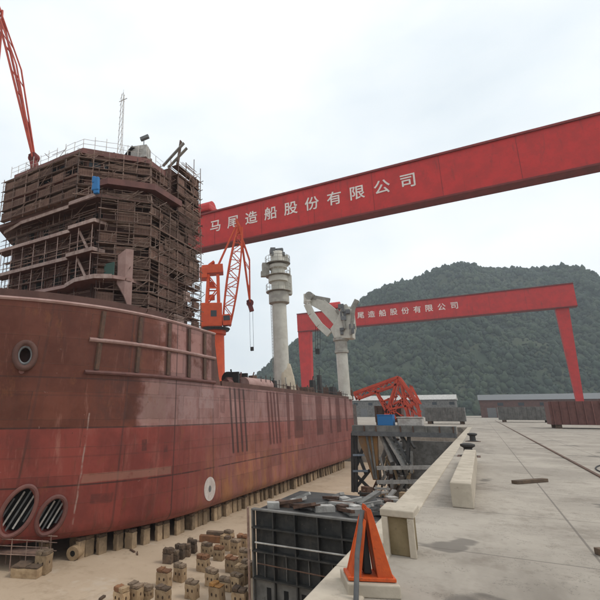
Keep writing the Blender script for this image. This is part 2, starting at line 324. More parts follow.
class MB:
    def __init__(s): s.v = []; s.f = []; s.mi = []
    def face(s, pts, mi=0):
        k = len(s.v); s.v += [Vector(p) for p in pts]; s.f.append(list(range(k, k + len(pts)))); s.mi.append(mi)
    def add(s, vs, fs, mi=0):
        k = len(s.v); s.v += [Vector(p) for p in vs]
        for f in fs: s.f.append([i + k for i in f]); s.mi.append(mi)
    def box(s, a, b, mi=0):
        x0, y0, z0 = [min(a[i], b[i]) for i in range(3)]; x1, y1, z1 = [max(a[i], b[i]) for i in range(3)]
        s.add([(x0, y0, z0), (x1, y0, z0), (x1, y1, z0), (x0, y1, z0), (x0, y0, z1), (x1, y0, z1), (x1, y1, z1), (x0, y1, z1)],
              [(0, 3, 2, 1), (4, 5, 6, 7), (0, 1, 5, 4), (1, 2, 6, 5), (2, 3, 7, 6), (3, 0, 4, 7)], mi); return s
    def cbox(s, c, d, rz=0, mi=0, taper=1.0):
        c = Vector(c); m = Matrix.Rotation(rz, 3, 'Z'); hx, hy, hz = d[0] / 2, d[1] / 2, d[2] / 2
        vs = []
        for zz, k in ((-hz, 1), (hz, taper)):
            for xx, yy in ((-hx, -hy), (hx, -hy), (hx, hy), (-hx, hy)): vs.append(c + m @ Vector((xx * k, yy * k, zz)))
        s.add(vs, [(0, 3, 2, 1), (4, 5, 6, 7), (0, 1, 5, 4), (1, 2, 6, 5), (2, 3, 7, 6), (3, 0, 4, 7)], mi); return s
    def bar(s, p, q, w, h=None, up=(0, 0, 1), mi=0, w2=None, h2=None):
        h = h or w; w2 = w2 or w; h2 = h2 or h
        p, q = Vector(p), Vector(q); d = (q - p).normalized(); u = Vector(up)
        if abs(d.dot(u)) > .98: u = Vector((1, 0, 0))
        a = d.cross(u).normalized(); b = a.cross(d).normalized(); vs = []
        for o, ww, hh in ((p, w, h), (q, w2, h2)):
            for i, j in ((-1, -1), (1, -1), (1, 1), (-1, 1)): vs.append(o + a * i * ww / 2 + b * j * hh / 2)
        s.add(vs, [(0, 1, 2, 3), (7, 6, 5, 4), (0, 4, 5, 1), (1, 5, 6, 2), (2, 6, 7, 3), (3, 7, 4, 0)], mi); return s
    def tube(s, pts, r, n=6, mi=0, r2=None):
        pts = [Vector(p) for p in pts]; k0 = len(s.v); m = len(pts); a = None
        for i, p in enumerate(pts):
            d = (pts[min(i + 1, m - 1)] - pts[max(i - 1, 0)]).normalized()
            if m > 3 and (pts[0] - pts[-1]).length < 1e-5 and i in (0, m - 1): d = (pts[1] - pts[-2]).normalized()
            if a is None:
                u = Vector((0, 0, 1)) if abs(d.z) < .95 else Vector((1, 0, 0)); a = d.cross(u).normalized()
            else: a = (a - d * a.dot(d)).normalized()
            b = a.cross(d)
            rr = r if r2 is None else r + (r2 - r) * i / (m - 1)
            for j in range(n):
                t = 2 * math.pi * j / n; s.v.append(p + a * math.cos(t) * rr + b * math.sin(t) * rr)
        for i in range(m - 1):
            for j in range(n):
                s.f.append([k0 + i * n + j, k0 + i * n + (j + 1) % n, k0 + (i + 1) * n + (j + 1) % n, k0 + (i + 1) * n + j]); s.mi.append(mi)
        s.f.append([k0 + j for j in reversed(range(n))]); s.mi.append(mi)
        s.f.append([k0 + (m - 1) * n + j for j in range(n)]); s.mi.append(mi)
        return s
    def lathe(s, c, prof, n=28, mi=0):
        c = Vector(c); k0 = len(s.v)
        for r, z in prof:
            for j in range(n):
                t = 2 * math.pi * j / n; s.v.append(c + Vector((r * math.cos(t), r * math.sin(t), z)))
        for i in range(len(prof) - 1):
            for j in range(n):
                s.f.append([k0 + i * n + j, k0 + i * n + (j + 1) % n, k0 + (i + 1) * n + (j + 1) % n, k0 + (i + 1) * n + j]); s.mi.append(mi)
        s.f.append([k0 + j for j in reversed(range(n))]); s.mi.append(mi)
        s.f.append([k0 + (len(prof) - 1) * n + j for j in range(n)]); s.mi.append(mi)
        return s
    def prism(s, poly, d, mi=0):
        """closed polygon of 3-D points pushed along d"""
        n = len(poly); d = Vector(d); k = len(s.v)
        s.v += [Vector(p) for p in poly] + [Vector(p) + d for p in poly]
        s.f.append([k + i for i in reversed(range(n))]); s.f.append([k + n + i for i in range(n)]); s.mi += [mi, mi]
        for i in range(n):
            j = (i + 1) % n; s.f.append([k + i, k + j, k + n + j, k + n + i]); s.mi.append(mi)
        return s
    def build(s, name, mats, parent=None, smooth=False, bevel=0, kind=None, label=None, loc=None, fix=True):
        o0 = Vector((0, 0, 0))
        p = parent
        while p is not None: o0 += p.location; p = p.parent
        if parent is None and loc is not None: o0 = Vector(loc)
        me = bpy.data.meshes.new(name); me.from_pydata([tuple(v - o0) for v in s.v], [], s.f)
        if not isinstance(mats, (list, tuple)): mats = [mats]
        for m in mats: me.materials.append(m)
        me.polygons.foreach_set('material_index', s.mi)
        if fix:
            bm = bmesh.new(); bm.from_mesh(me); bmesh.ops.recalc_face_normals(bm, faces=bm.faces); bm.to_mesh(me); bm.free()
        if smooth:
            me.polygons.foreach_set('use_smooth', [True] * len(me.polygons)); me.set_sharp_from_angle(angle=rad(38))
        me.update()
        o = bpy.data.objects.new(name, me); COL.objects.link(o)
        if parent is not None: o.parent = parent
        elif loc is not None: o.location = loc
        if bevel:
            b = o.modifiers.new('bevel', 'BEVEL'); b.width = bevel; b.segments = 2; b.limit_method = 'ANGLE'
        if kind: o['kind'] = kind
        if label: o['label'] = label
        return o

def thing(name, label, cat, loc=(0, 0, 0), group=None):
    o = bpy.data.objects.new(name, None); COL.objects.link(o); o.location = loc; o.empty_display_size = .5
    return tag(o, label, cat, group)
def tag(o, label, cat, group=None):
    o['label'] = label; o['category'] = cat
    if group: o['group'] = group
    return o
def copy_tree(o, parent=None):
    c = o.copy(); COL.objects.link(c)
    if parent is not None: c.parent = parent; c.matrix_parent_inverse = o.matrix_parent_inverse.copy()
    for ch in list(o.children): copy_tree(ch, c)
    return c

# ================================================================== SETTING
QZ = 6.6
DX0, DX1, DY1 = -45.0, -2.2, 93.0
MB().box((DX0 - 1, -60, -1), (DX1 + 1, DY1 + 1, 0)).build('dock_floor', M['floor'], kind='structure')
MB().box((DX1 - 0, -60, -2), (1600, 1600, QZ)).build('quay', M['quay'], kind='structure')
MB().box((-1600, -60, -2), (DX0, 1600, QZ)).build('quay', M['quay'], kind='structure')
MB().box((DX0, DY1, -2), (DX1, 1600, QZ - .004)).build('quay', M['quay'], kind='structure')
MB().box((-1600, -60 - 400, -2), (1600, -60, QZ - .008)).build('quay', M['quay'], kind='structure')
cp = MB(); y = -8.0
while y < 92:
    l = 3.98; cp.box((DX1 - .12, y, QZ - .45), (DX1 + .55, y + l, QZ + .03)); y += 4.0
cp.build('kerb', M['coping'], kind='structure', bevel=.03)

# hill behind the yard
def fbm(x, y, s=1.0):
    from mathutils import noise
    return noise.fractal(V(x * s, y * s, 3.1), 1.0, 2.0, 5)
RIDGE = [(150, 405), (240, 393), (255, 379), (275, 361), (300, 342), (330, 323), (350, 314), (365, 303), (380, 290), (395, 284), (414, 278), (440, 268), (480, 258), (530, 263), (600, 278), (760, 300), (900, 400)]
RD_ = 680.0                                    # distance of the ridge along the view
def crest(lat):
    px = 207 + lat / RD_ * 464
    for (a, b) in zip(RIDGE, RIDGE[1:]):
        if a[0] <= px <= b[0]:
            t = (px - a[0]) / (b[0] - a[0]); return (413 - (a[1] + (b[1] - a[1]) * t)) / 464 * RD_ + 9
    return 4
FH = V(-math.sin(YAW_ := rad(YAW)), math.cos(YAW_), 0); RH = V(math.cos(YAW_), math.sin(YAW_), 0)
def hill_h(x, y):
    p = V(x, y, 0); dep, lat = p.dot(FH), p.dot(RH)
    c = crest(lat) - 9
    t = (dep - 400) / (RD_ - 400)
    prof = max(0, min(1, t)) ** .8 if dep <= RD_ else max(0, 1 - (dep - RD_) / 420)
    sp = 1 + .42 * fbm(lat * 1.0, dep * .45, .011) * (1 - min(1, max(0, t)) ** 4) if dep <= RD_ else 1
    return c * prof * sp + 9 - 9 * (1 - min(1, prof * 4)) + 4 * fbm(x, y, .03) * min(1, prof * 4) - 1
N = 120; hv = []; hf = []; hp = []
for j in range(N + 1):
    for i in range(N + 1):
        lat = -130 + 1050 * i / N; dep = 395 + 700 * j / N; p = FH * dep + RH * lat
        edge = i in (0, N) or j in (0, N)
        hv.append((p.x, p.y, QZ - 12 if edge else hill_h(p.x, p.y)))
for j in range(N):
    for i in range(N):
        a = j * (N + 1) + i; hf.append((a, a + 1, a + N + 2, a + N + 1))
hm = MB(); hm.add(hv, hf); hm.build('hill', M['hill'], smooth=True, kind='structure', fix=False)
# one far-off wood: uneven clumps all over the slope that faces the yard
fo = MB(); RF = random.Random(3)
ico = bmesh.new(); bmesh.ops.create_icosphere(ico, subdivisions=1, radius=1)
iv = [v.co.copy() for v in ico.verts]; icf = [[v.index for v in f.verts] for f in ico.faces]; ico.free()
cnt = 0
while cnt < 42000:
    lat = RF.uniform(-60, 600); dep = RF.uniform(405, RD_ + 40); p = FH * dep + RH * lat; x, yy = p.x, p.y; h = hill_h(x, yy)
    if h < QZ + 1.5 or (fbm(x + 900, yy, .02) > .38 and RF.random() < .8): continue
    cnt += 1; r = RF.uniform(.8, 1.9) * RF.choice((.6, .8, 1, 1, 1.5, 2.3)); zs = RF.uniform(.8, 1.7)
    a = RF.uniform(0, 6.3); ca, sa = math.cos(a), math.sin(a)
    vs = []
    for p in iv:
        k = RF.uniform(.65, 1.25)
        vs.append((x + (p.x * ca - p.y * sa) * r * k, yy + (p.x * sa + p.y * ca) * r * k, h + r * .5 + p.z * r * zs * k))
    fo.add(vs, icf)
fob = fo.build('forest', M['forest'], kind='stuff', fix=False)
fob.data.polygons.foreach_set('use_smooth', [True] * len(fob.data.polygons))

# ================================================================== SHIP
ship = thing('ship', 'huge ship on blocks in the dry dock with red and brown primed hull', 'ship', (-31, 50, 1.3))
SX = -31.0
def hb(y, z):
    t = min(1, max(0, (z - 1.3) / 14.7)); ys = 16 - 3 * t; y0 = 34 - 4 * t
    if y >= y0: b = 11.0
    elif y <= ys: b = 0.0
    else: b = 11 * max(0, 1 - ((y0 - y) / (y0 - ys)) ** 2.2) ** (1 / 1.5)
    if z < 2.2: b *= 1 - (.9 - math.sqrt(max(0, .81 - (.9 - (z - 1.3)) ** 2))) / 11
    return b
def hpt(y, z, off=0.0):
    p = V(SX + hb(y, z), y, z)
    if off:
        dy = (hb(y + .05, z) - hb(y - .05, z)) / .1
        n = V(1, -dy, 0).normalized(); p = p + n * off
    return p
def outline(z, yend):
    t = min(1, max(0, (z - 1.3) / 14.7)); ys = 16 - 3 * t; y0 = 34 - 4 * t
    pts = []
    NB = 40
    for i in range(NB + 1):
        th = (i / NB) * math.pi / 2
        u = math.cos(th) ** (2 / 2.2) if i < NB else 0
        yy = y0 - (y0 - ys) * u; pts.append((hb(yy, z) if i else 0.0, yy))
    for k in range(1, 25): 
        pts.append((hb(y0 + 1, z), y0 + (yend - y0) * k / 24))
    return pts
def shell(zs, yend_f, name, deck=True):
    m = MB(); rings = []
    for z in zs:
        o = outline(z, yend_f(z)); ring = [V(SX + b, y, z) for b, y in o] + [V(SX - b, y, z) for b, y in reversed(o[1:])]
        rings.append(ring)
    n = len(rings[0]); k0 = 0
    for r in rings: m.v += r
    for i in range(len(zs) - 1):
        for j in range(n):
            a, b = i * n + j, i * n + (j + 1) % n
            m.f.append([a, b, b + n, a + n]); m.mi.append(0)
    m.f.append(list(reversed(range(n)))); m.mi.append(0)
    t = (len(zs) - 1) * n; m.f.append([t + j for j in range(n)]); m.mi.append(0)
    return m
def stern(z): return 86.0 - (4.5 * ((4.2 - z) / 2.9) ** 2 if z < 4.2 else 0)
zl = [1.3, 1.34, 1.42, 1.55, 1.75, 2.0, 2.2] + [2.6 + .5 * i for i in range(17)] + [11.0, 11.4]
hull = shell(zl, stern, 'hull').build('hull', M['hull'], ship, smooth=True)
zu = [11.402, 11.6] + [12 + .5 * i for i in range(8)] + [15.97]
fc = shell(zu, lambda z: 35.3, 'forecastle').build('forecastle', M['hull'], ship, smooth=True)
def cut(o, c0, c1, r):
    c0, c1 = Vector(c0), Vector(c1)
    k = MB().tube([c0, c1], r, 40).build('cutter', M['hole'])
    md = o.modifiers.new('cut', 'BOOLEAN'); md.operation = 'DIFFERENCE'; md.object = k; md.solver = 'EXACT'
    bpy.context.view_layer.update(); dg = bpy.context.evaluated_depsgraph_get()
    me = bpy.data.meshes.new_from_object(o.evaluated_get(dg)); o.modifiers.clear(); o.data = me
    me.polygons.foreach_set('use_smooth', [True] * len(me.polygons)); me.set_sharp_from_angle(angle=rad(38))
    bpy.data.objects.remove(k, do_unlink=True)
tun = ((19.57, 3.26, .80, 1.36, .30), (21.12, 2.86, .66, 1.02, .30))      # y, z, half width, half height, lean
def frame(yy, zz):
    n_ = V(1, -(hb(yy + .1, zz) - hb(yy - .1, zz)) / .2, 0).normalized(); return n_, V(-n_.y, n_.x, 0)
def ell(yy, zz, a, b, lean, t):
    n_, tv_ = frame(yy, zz); u, w_ = a * math.cos(t), b * math.sin(t)
    u, w_ = u * math.cos(lean) + w_ * math.sin(lean), -u * math.sin(lean) + w_ * math.cos(lean)
    return tv_ * u + V(0, 0, w_)
def cut_poly(o, poly, d):
    k = MB().prism(poly, d).build('cutter', M['hole'])
    md = o.modifiers.new('cut', 'BOOLEAN'); md.operation = 'DIFFERENCE'; md.object = k; md.solver = 'EXACT'
    bpy.context.view_layer.update(); dg = bpy.context.evaluated_depsgraph_get()
    me = bpy.data.meshes.new_from_object(o.evaluated_get(dg)); o.modifiers.clear(); o.data = me
    me.polygons.foreach_set('use_smooth', [True] * len(me.polygons)); me.set_sharp_from_angle(angle=rad(38))
    bpy.data.objects.remove(k, do_unlink=True)
for (yy, zz, a, b, le) in tun:
    n_, tv_ = frame(yy, zz); c_0 = hpt(yy, zz)
    cut_poly(hull, [c_0 + n_ * 1.5 + ell(yy, zz, a, b, le, 2 * math.pi * i / 40) for i in range(40)], n_ * -2.8)
hy, hz = 18.4, 12.5
nh = V(1, -(hb(hy + .1, hz) - hb(hy - .1, hz)) / .2, 0).normalized()
cut(fc, hpt(hy, hz) - nh * 1.2, hpt(hy, hz) + nh * 1.5, .48)
def on_circle(yc, zc, r, n, off, ry=1.0): return [hpt(yc + r * ry * math.cos(t), zc + r * math.sin(t), off) for t in [2 * math.pi * i / n for i in range(n + 1)]]
for (yy, zz, a, b, le) in tun:
    n_, tv_ = frame(yy, zz); c_0 = hpt(yy, zz)
    def surf(p, off=.02): return hpt(yy + p.y, zz + p.z, off)
    th = MB().tube([surf(ell(yy, zz, a + .10, b + .10, le, 2 * math.pi * i / 40)) for i in range(41)], .14, 8).build('thruster_collar', M['fascia'], ship, smooth=True)
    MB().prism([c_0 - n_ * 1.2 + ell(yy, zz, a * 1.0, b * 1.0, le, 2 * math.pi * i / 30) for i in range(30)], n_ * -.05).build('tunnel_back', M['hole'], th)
    for i in range(5):
        o = (i - 2) * a * .40; h = b * 1.05 * math.sqrt(max(.05, 1 - (o / a) ** 2))
        dv_ = V(0, 0, 1) * .86 + tv_ * .5; of = tv_ * (o * 1.1)
        MB().bar(c_0 - n_ * .30 + of - dv_ * h * .92, c_0 - n_ * .30 + of + dv_ * h * .92, .05, .10).build('grille_bar', M['debris' if i % 2 else 'greysteel'], th)
# anchor hawse pipe with its cast bolster
tv = V(nh.y, -nh.x, 0)
def hring(r, rz, off, n=36): return [hpt(hy, hz) + nh * off + tv * (r * math.cos(t)) + V(0, 0, rz * math.sin(t)) for t in [2 * math.pi * i / n for i in range(n + 1)]]
hz1 = MB().tube(hring(.58, .80, .03), .19, 10).build('hawse_bolster', M['house'], ship, smooth=True)
MB().tube(hring(.40, .54, .0), .09, 8).build('pipe_lining', M['greysteel'], hz1, smooth=True)
MB().tube([hpt(18.4, 11.5, .03), hpt(18.4, 11.5, .12)], .16, 10).build('lug', M['fascia'], ship)
# painted disc mark of the side thruster
dk = MB(); c0 = hpt(34.3, 2.95, .012)
ringp = [c0 + V(0, math.cos(t) * .92, math.sin(t) * .92) for t in [2 * math.pi * i / 40 for i in range(40)]]
dk.prism(ringp, (.012, 0, 0)); dko = dk.build('disc_mark', weathered('chalky white mark', (.55, .50, .46), (.45, .38, .34), (.30, .16, .13), 1.5, .8), ship)
MB().prism([c0 + V(.014, math.cos(t) * .22, math.sin(t) * .26) for t in [2 * math.pi * i / 20 for i in range(20)]], (.008, 0, 0)).build('disc_centre', M['greysteel'], dko)
# rubbing strakes and vertical fender ribs on the forecastle
for zz in (13.75, 11.62):
    ys_ = [21.6 + (35.2 - 21.6) * i / 30 for i in range(31)]
    MB().tube([hpt(q, zz, .03) for q in ys_], .15, 8).build('rubbing_strake', M['pinkprimer'] if zz > 12 else M['fascia'], ship, smooth=True)
for yy in (22.3, 25.2, 28.2, 30.9, 33.4):
    p = hpt(yy, 13.5); b = MB()
    for z0_, z1_ in ((11.8, 13.58), (13.92, 15.75)):
        b.bar(hpt(yy, z0_, .02), hpt(yy, z1_, .02), .34, .16, up=(1, 0, 0))
    b.build('fender_rib', M['rust'], ship)
rc = MB(); ys_ = [13.02 + (35.3 - 13.02) * (i / 60) ** 1.5 for i in range(61)]
rc.tube([hpt(q, 15.98, -.02) for q in ys_], .13, 6); rc.tube([V(2 * SX - p.x, p.y, p.z) for p in [hpt(q, 15.98, -.02) for q in ys_]], .13, 6)
rc.build('rail_cap', M['pinkprimer'], ship)
# inner bulwark set back from the edge, slightly higher
ib = MB(); pin = [V(SX + hb(q, 15.9) - .9, q + .5, 16) for q in [14.5 + i * .5 for i in range(29)]]
for a, b in zip(pin, pin[1:]):
    ib.add([a + V(0, 0, -.02), b + V(0, 0, -.02), b + V(0, 0, .82), a + V(0, 0, .82), a + V(-.1, .05, -.02), b + V(-.1, .05, -.02), b + V(-.1, .05, .82), a + V(-.1, .05, .82)],
           [(0, 1, 2, 3), (3, 2, 6, 7), (4, 7, 6, 5)])
ib.build('inner_bulwark', M['house'], ship)
MB().box((SX - 9.5, 27, 16.0), (SX + 9.6, 35.2, 16.1)).build('deck_plating', M['rust'], ship)
# aft end of the forecastle: raised side wing plate with opening
MB().prism([V(-20.3, 35.3, 11.41), V(-20.3, 36.6, 11.41), V(-20.3, 36.2, 12.2), V(-20.3, 35.9, 13.6), V(-20.3, 35.5, 15.2), V(-20.3, 35.3, 15.6)], (.16, 0, 0)).build('wing_plate', M['house'], ship)

# ---------- superstructure
HZ = 16.1
def plan(front, xc, ych, xs, yaft):          # chamfered plan, mirrored about the centreline
    hw = xs - SX; cw = xc - SX
    return [(SX - hw, yaft), (SX - hw, ych), (SX - cw, front), (SX + cw, front), (SX + hw, ych), (SX + hw, yaft)]
def extr(poly, z0, z1, m=None):
    m = m or MB(); m.prism([V(x, y, z0) for x, y in poly], (0, 0, z1 - z0)); return m
sup = extr(plan(25.6, -25.2, 28.4, -22.7, 34.8), HZ, 26.3).build('superstructure', M['house'], ship)
for z in (19.0, 21.35, 23.75):
    # balcony slab, its right third standing a little proud
    poly = [(SX - 6.8, 25.55), (SX - 6.4, 24.5), (SX + 3.4, 24.35), (SX + 3.7, 23.85), (SX + 6.7, 23.75), (SX + 7.0, 24.8), (SX + 5.8, 25.55)]
    if z > 19.5:
        sl = extr(poly, z - .14, z + .08).build('deck_slab', M['house'], sup)
        eg = MB()
        for (a, b) in zip(poly[1:5], poly[2:5] + [poly[5]]): eg.bar((a[0], a[1] - .03, z), (b[0], b[1] - .03, z), .07, .30)
        eg.build('slab_edge', M['slabedge'], sup)
        for k in range(9):
            xx = SX - 5.9 + k * 1.52; yy = 24.55 if xx < SX + 3.3 else 24.0
            MB().tube([(xx, yy, z - 2.30), (xx, yy, z - .17)], .035, 6).build('stanchion', M['slabedge'], sl)
        rl = MB()
        for hh in (.55, 1.0):
            rl.tube([(SX - 6.3, 24.6, z + hh), (SX + 3.4, 24.45, z + hh), (SX + 3.7, 23.95, z + hh), (SX + 6.6, 23.85, z + hh)], .025, 5)
        rl.build('guard_rail', M['scaf'], sl)
        MB().bar((SX + 4.3, 24.5, z - .2), (SX + 5.6, 24.5, z - 2.3), .22, .08, up=(0, 1, 0)).build('stair', M['slabedge'], sl)
    for k in range(6):                        # door and window openings in the front wall
        xx = SX - 5.4 + k * 2.15 + R.uniform(-.2, .2); w_ = R.choice((.7, .8, 1.1)); h_ = 1.7 if k in (1, 4) else .95
        zz = z + (.12 if h_ > 1.5 else .7)
        if zz + h_ > 26: continue
        f = MB().box((xx - w_ / 2 - .08, 25.52, zz - .08), (xx + w_ / 2 + .08, 25.58, zz + h_ + .08)).build('window_frame' if h_ < 1.5 else 'door_frame', M['fascia'], sup)
        MB().box((xx - w_ / 2, 25.49, zz), (xx + w_ / 2, 25.517, zz + h_)).build('pane' if h_ < 1.5 else 'doorway', M['hole'], f)
sl = extr([(SX - 6.8, 25.55), (SX - 6.4, 24.5), (SX + 3.2, 24.4), (SX + 5.2, 23.6), (SX + 7.2, 23.6), (SX + 8.4, 24.4), (SX + 9.0, 25.6), (SX + 8.8, 28.0), (SX + 7, 27.2), (SX + 5.8, 25.55)], 18.85, 19.12).build('deck_slab', M['pinkprimer'], sup)
pb = MB()                                      # pale upright bulwark panel at the corner
pa, pm, pc_ = at_x(118.5, 255, -22.7), at_x(126, 255, -22.2), at_x(133.5, 255, -22.0)
for (a, b, l0, l1) in ((pa, pm, 18.6, 17.6), (pm, pc_, 17.6, 16.2)):
    t0, t1 = (20.9, 21.4) if a is pa else (21.4, 21.5)
    pb.prism([(a.x, a.y, l0), (b.x, b.y, l1), (b.x, b.y, t1), (a.x, a.y, t0)], (-.12, .06, 0))
pb.build('bulwark_panel', M['pinkprimer'], sup)
eg = MB(); ed = [(SX + 3.2, 24.37), (SX + 5.2, 23.57), (SX + 7.2, 23.57), (SX + 8.3, 24.3)]
for (a, b) in zip(ed, ed[1:]): eg.bar((a[0], a[1], 19.0), (b[0], b[1], 19.0), .07, .34)
eg.build('slab_edge', M['slabedge'], sup)
MB().box((SX + 7.3, 24.5, 19.14), (SX + 8.3, 24.56, 20.2)).build('safety_net', M['greennet'], sup)
# bridge deck and wheelhouse
extr(plan(24.2, -24.6, 27.6, -22.0, 31.2), 26.0, 26.32).build('deck_slab', M['house'], sup)
eg = MB()
for (a, b) in zip([(-37.4, 24.9), (-34, 24.2), (-27.7, 24.05), (-27.3, 23.7)], [(-34, 24.2), (-27.7, 24.05), (-27.3, 23.7), (-24.3, 23.6)]): eg.bar((a[0], a[1], 25.85), (b[0], b[1], 25.85), .08, .3)
eg.build('slab_edge', M['slabedge'], sup)
MB().bar((-36.2, 24.0, 28.45), (-26.4, 23.9, 28.45), .3, .18).build('slab_edge', M['fascia'], sup)
wh = extr(plan(24.35, -26.2, 28.3, -23.1, 30.6), 26.33, 30.5).build('wheelhouse', M['house'], sup)
extr(plan(24.0, -26.5, 28.2, -22.7, 30.8), 30.52, 31.0).build('roof_fascia', M['fascia'], sup)
extr(plan(24.05, -26.4, 28.25, -22.75, 30.7), 28.55, 28.8).build('ledge', M['fascia'], sup)
extr([(-25.4, 24.55), (-24.1, 24.75), (-21.4, 27.6), (-21.2, 31.4), (-23.0, 31.4), (-23.0, 28.3)], 27.3, 27.85).build('bridge_wing', M['fascia'], sup)
def lerp(a, b, t): return a + (b - a) * t
for k in range(9):
    x0 = lerp(-35.6, -26.6, k / 9) + .14; x1 = lerp(-35.6, -26.6, (k + 1) / 9) - .14
    MB().box((x0, 24.28, 29.1), (x1, 24.33, 30.2)).build('window', M['glass'], sup)
for k in range(4):
    a = V(lerp(-26.2, -23.1, (k + .12) / 4), lerp(24.35, 28.3, (k + .12) / 4), 0); b = V(lerp(-26.2, -23.1, (k + .88) / 4), lerp(24.35, 28.3, (k + .88) / 4), 0)
    nn = V(.79, -.62, 0) * .04
    MB().prism([a + nn + V(0, 0, 29.1), b + nn + V(0, 0, 29.1), b + nn + V(0, 0, 30.2), a + nn + V(0, 0, 30.2)], nn).build('window', M['glass'], sup)
extr([(-27, 31.0), (-22.4, 31.0), (-22.4, 34.9), (-27, 34.9)], 26.3, 31.4).build('casing', M['house'], sup)
# roof gear: lattice mast, radar cabin, rails, aerials
ms = MB(); bx, by = at_y(121, 140, 28.5).x, 28.5
zt = at_y(121, 95, 28.5).z
for sx, sy in ((-.22, -.2), (.22, -.2), (0, .25)): ms.tube([(bx + sx, by + sy, 31), (bx + sx * .5, by + sy * .5, zt)], .03, 5)
for k in range(12):
    z0_ = 31 + (zt - 31) * k / 12; z1_ = 31 + (zt - 31) * (k + 1) / 12
    ms.tube([(bx - .2, by - .2, z0_), (bx + .2, by - .2, z1_)], .022, 4); ms.tube([(bx + .2, by - .2, z0_), (bx, by + .22, z1_)], .022, 4)
ms.bar((bx - .5, by, zt - .7), (bx + .5, by, zt - .7), .05); ms.tube([(bx, by, zt), (bx, by, zt + .5)], .02, 4)
ms.build('lattice_mast', M['palerail'], sup)
p = at_y(139, 146, 28.0)
MB().cbox((p.x, 28.3, 31.75), (1.5, 1.1, 1.2), .3).build('radar_cabin', M['debris'], sup, label='grey cabin on the wheelhouse roof')
rd = MB(); rd.bar((p.x - 1.9, 28.0, 31.02), (p.x - .2, 27.9, 32.2), 1.1, .16, up=(0, 0, 1)); rd.build('tilted_hatch', M['dark'], sup)
an = MB(); an.tube([(p.x + .3, 28.3, 32.3), (p.x + .3, 28.3, 33.3)], .04); an.bar((p.x + .0, 28.2, 33.25), (p.x + .75, 28.4, 33.45), .3, .3); an.build('radar_scanner', M['greysteel'], sup)
rr = MB(); ring = [V(-36.2, 24.15, 31), V(-31, 24.15, 31), V(-26.6, 24.15, 31), V(-24.6, 26.2, 31), V(-22.85, 28.3, 31), V(-22.85, 30.6, 31)]
for a, b in zip(ring, ring[1:]):
    nseg = max(2, int((b - a).length / .9))
    for i in range(nseg):
        q = a.lerp(b, i / nseg); q2 = a.lerp(b, (i + 1) / nseg)
        rr.tube([q, q + V(R.uniform(-.04, .04), 0, R.uniform(.9, 1.35))], .03, 5)
        for hh in (.5, .95):
            if R.random() < .85: rr.tube([q + V(0, 0, hh), q2 + V(0, 0, hh + R.uniform(-.05, .05))], .022, 4)
rr.build('roof_railing', M['palerail'], sup)
for (x, y, z0_, d) in ((-33.6, 26.0, 31, (.5, .4, .9)), (-33.0, 26.4, 31, (.35, .3, 1.1)), (-30.5, 26.5, 31, (.8, .6, .7)), (-28.7, 26.2, 31, (.5, .5, 1.0)), (-27.8, 26.7, 31, (.6, .4, .8)), (-26.2, 27.5, 31, (.3, .3, 1.3))):
    MB().cbox((x, y, z0_ + d[2] / 2), d, R.uniform(-.4, .4), taper=.8).build('roof_locker', R.choice((M['dark'], M['creamd'], M['greysteel'])), sup, bevel=.03)
for x, y, h in ((-34.4, 26, 1.9), (-29.8, 26.4, 2.4), (-25.6, 28.0, 2.0), (-24.0, 29.2, 2.3), (-31.6, 27, 1.6)):
    MB().tube([(x, y, 31), (x + R.uniform(-.1, .1), y, 31 + h)], .03, 5).build('whip_aerial', M['palerail'], sup)

# ---------- deck gear on the main deck
DZ = 11.4
bw = MB().box((-20.22, 36.6, DZ + .004), (-20.02, 86, DZ + .45)); bw.build('bulwark', M['house'], ship)
rl = MB(); RD = random.Random(5)
yy = 46.0
while yy < 85.5:
    rl.tube([(-20.3, yy, DZ), (-20.3 + RD.uniform(-.06, .06), yy, DZ + RD.uniform(.9, 1.7))], .045, 5)
    rl.tube([(-20.3, yy, DZ + .85), (-20.3, yy + 1.3, DZ + .85)], .035, 4)
    yy += 1.3
rl.build('deck_railing', M['scafd'], ship)
roll = MB().tube([at_x(243, 384, -20.9) , at_x(268, 386, -20.9)], .72, 18); roll.build('fender_roll', M['pinkprimer'], ship, smooth=True)
wn = MB(); q = at_x(236, 379, -21.6); wn.tube([q + V(-.6, -.7, 0), q + V(-.6, .9, 0)], .75, 14); wn.cbox(q + V(0, -.9, -.2), (1.6, .3, 1.7)); wn.cbox(q + V(0, 1.1, -.2), (1.6, .3, 1.7)); wn.build('mooring_winch', M['dark'], ship)
for px, d, m in ((253, (.8, .8, 1.6), 'rust'), (262, (1.2, .6, 1.2), 'dark'), (273, (.9, .9, 1.4), 'dark'), (296, (.8, 1.2, 1.1), 'rust'), (307, (1.4, 2.2, 1.2), 'rust'), (313, (.7, .9, 2.4), 'dark'),
                 (320, (.6, .7, 3.4), 'dark'), (326, (1.0, 2.4, 1.6), 'rust'), (333, (.8, 1.5, 1.9), 'dark'), (339, (.9, 2.0, 1.2), 'rust'), (351, (.7, 1.1, 1.9), 'rust')):
    q = at_x(px, 392, -21.2); MB().cbox((q.x, q.y, DZ + d[2] / 2), d, RD.uniform(-.3, .3), taper=.85).tube([(q.x, q.y, DZ + d[2] * .9), (q.x + .1, q.y + .2, DZ + d[2] * 1.25)], .08, 6).build('deck_fitting', M[m], ship, bevel=.05)
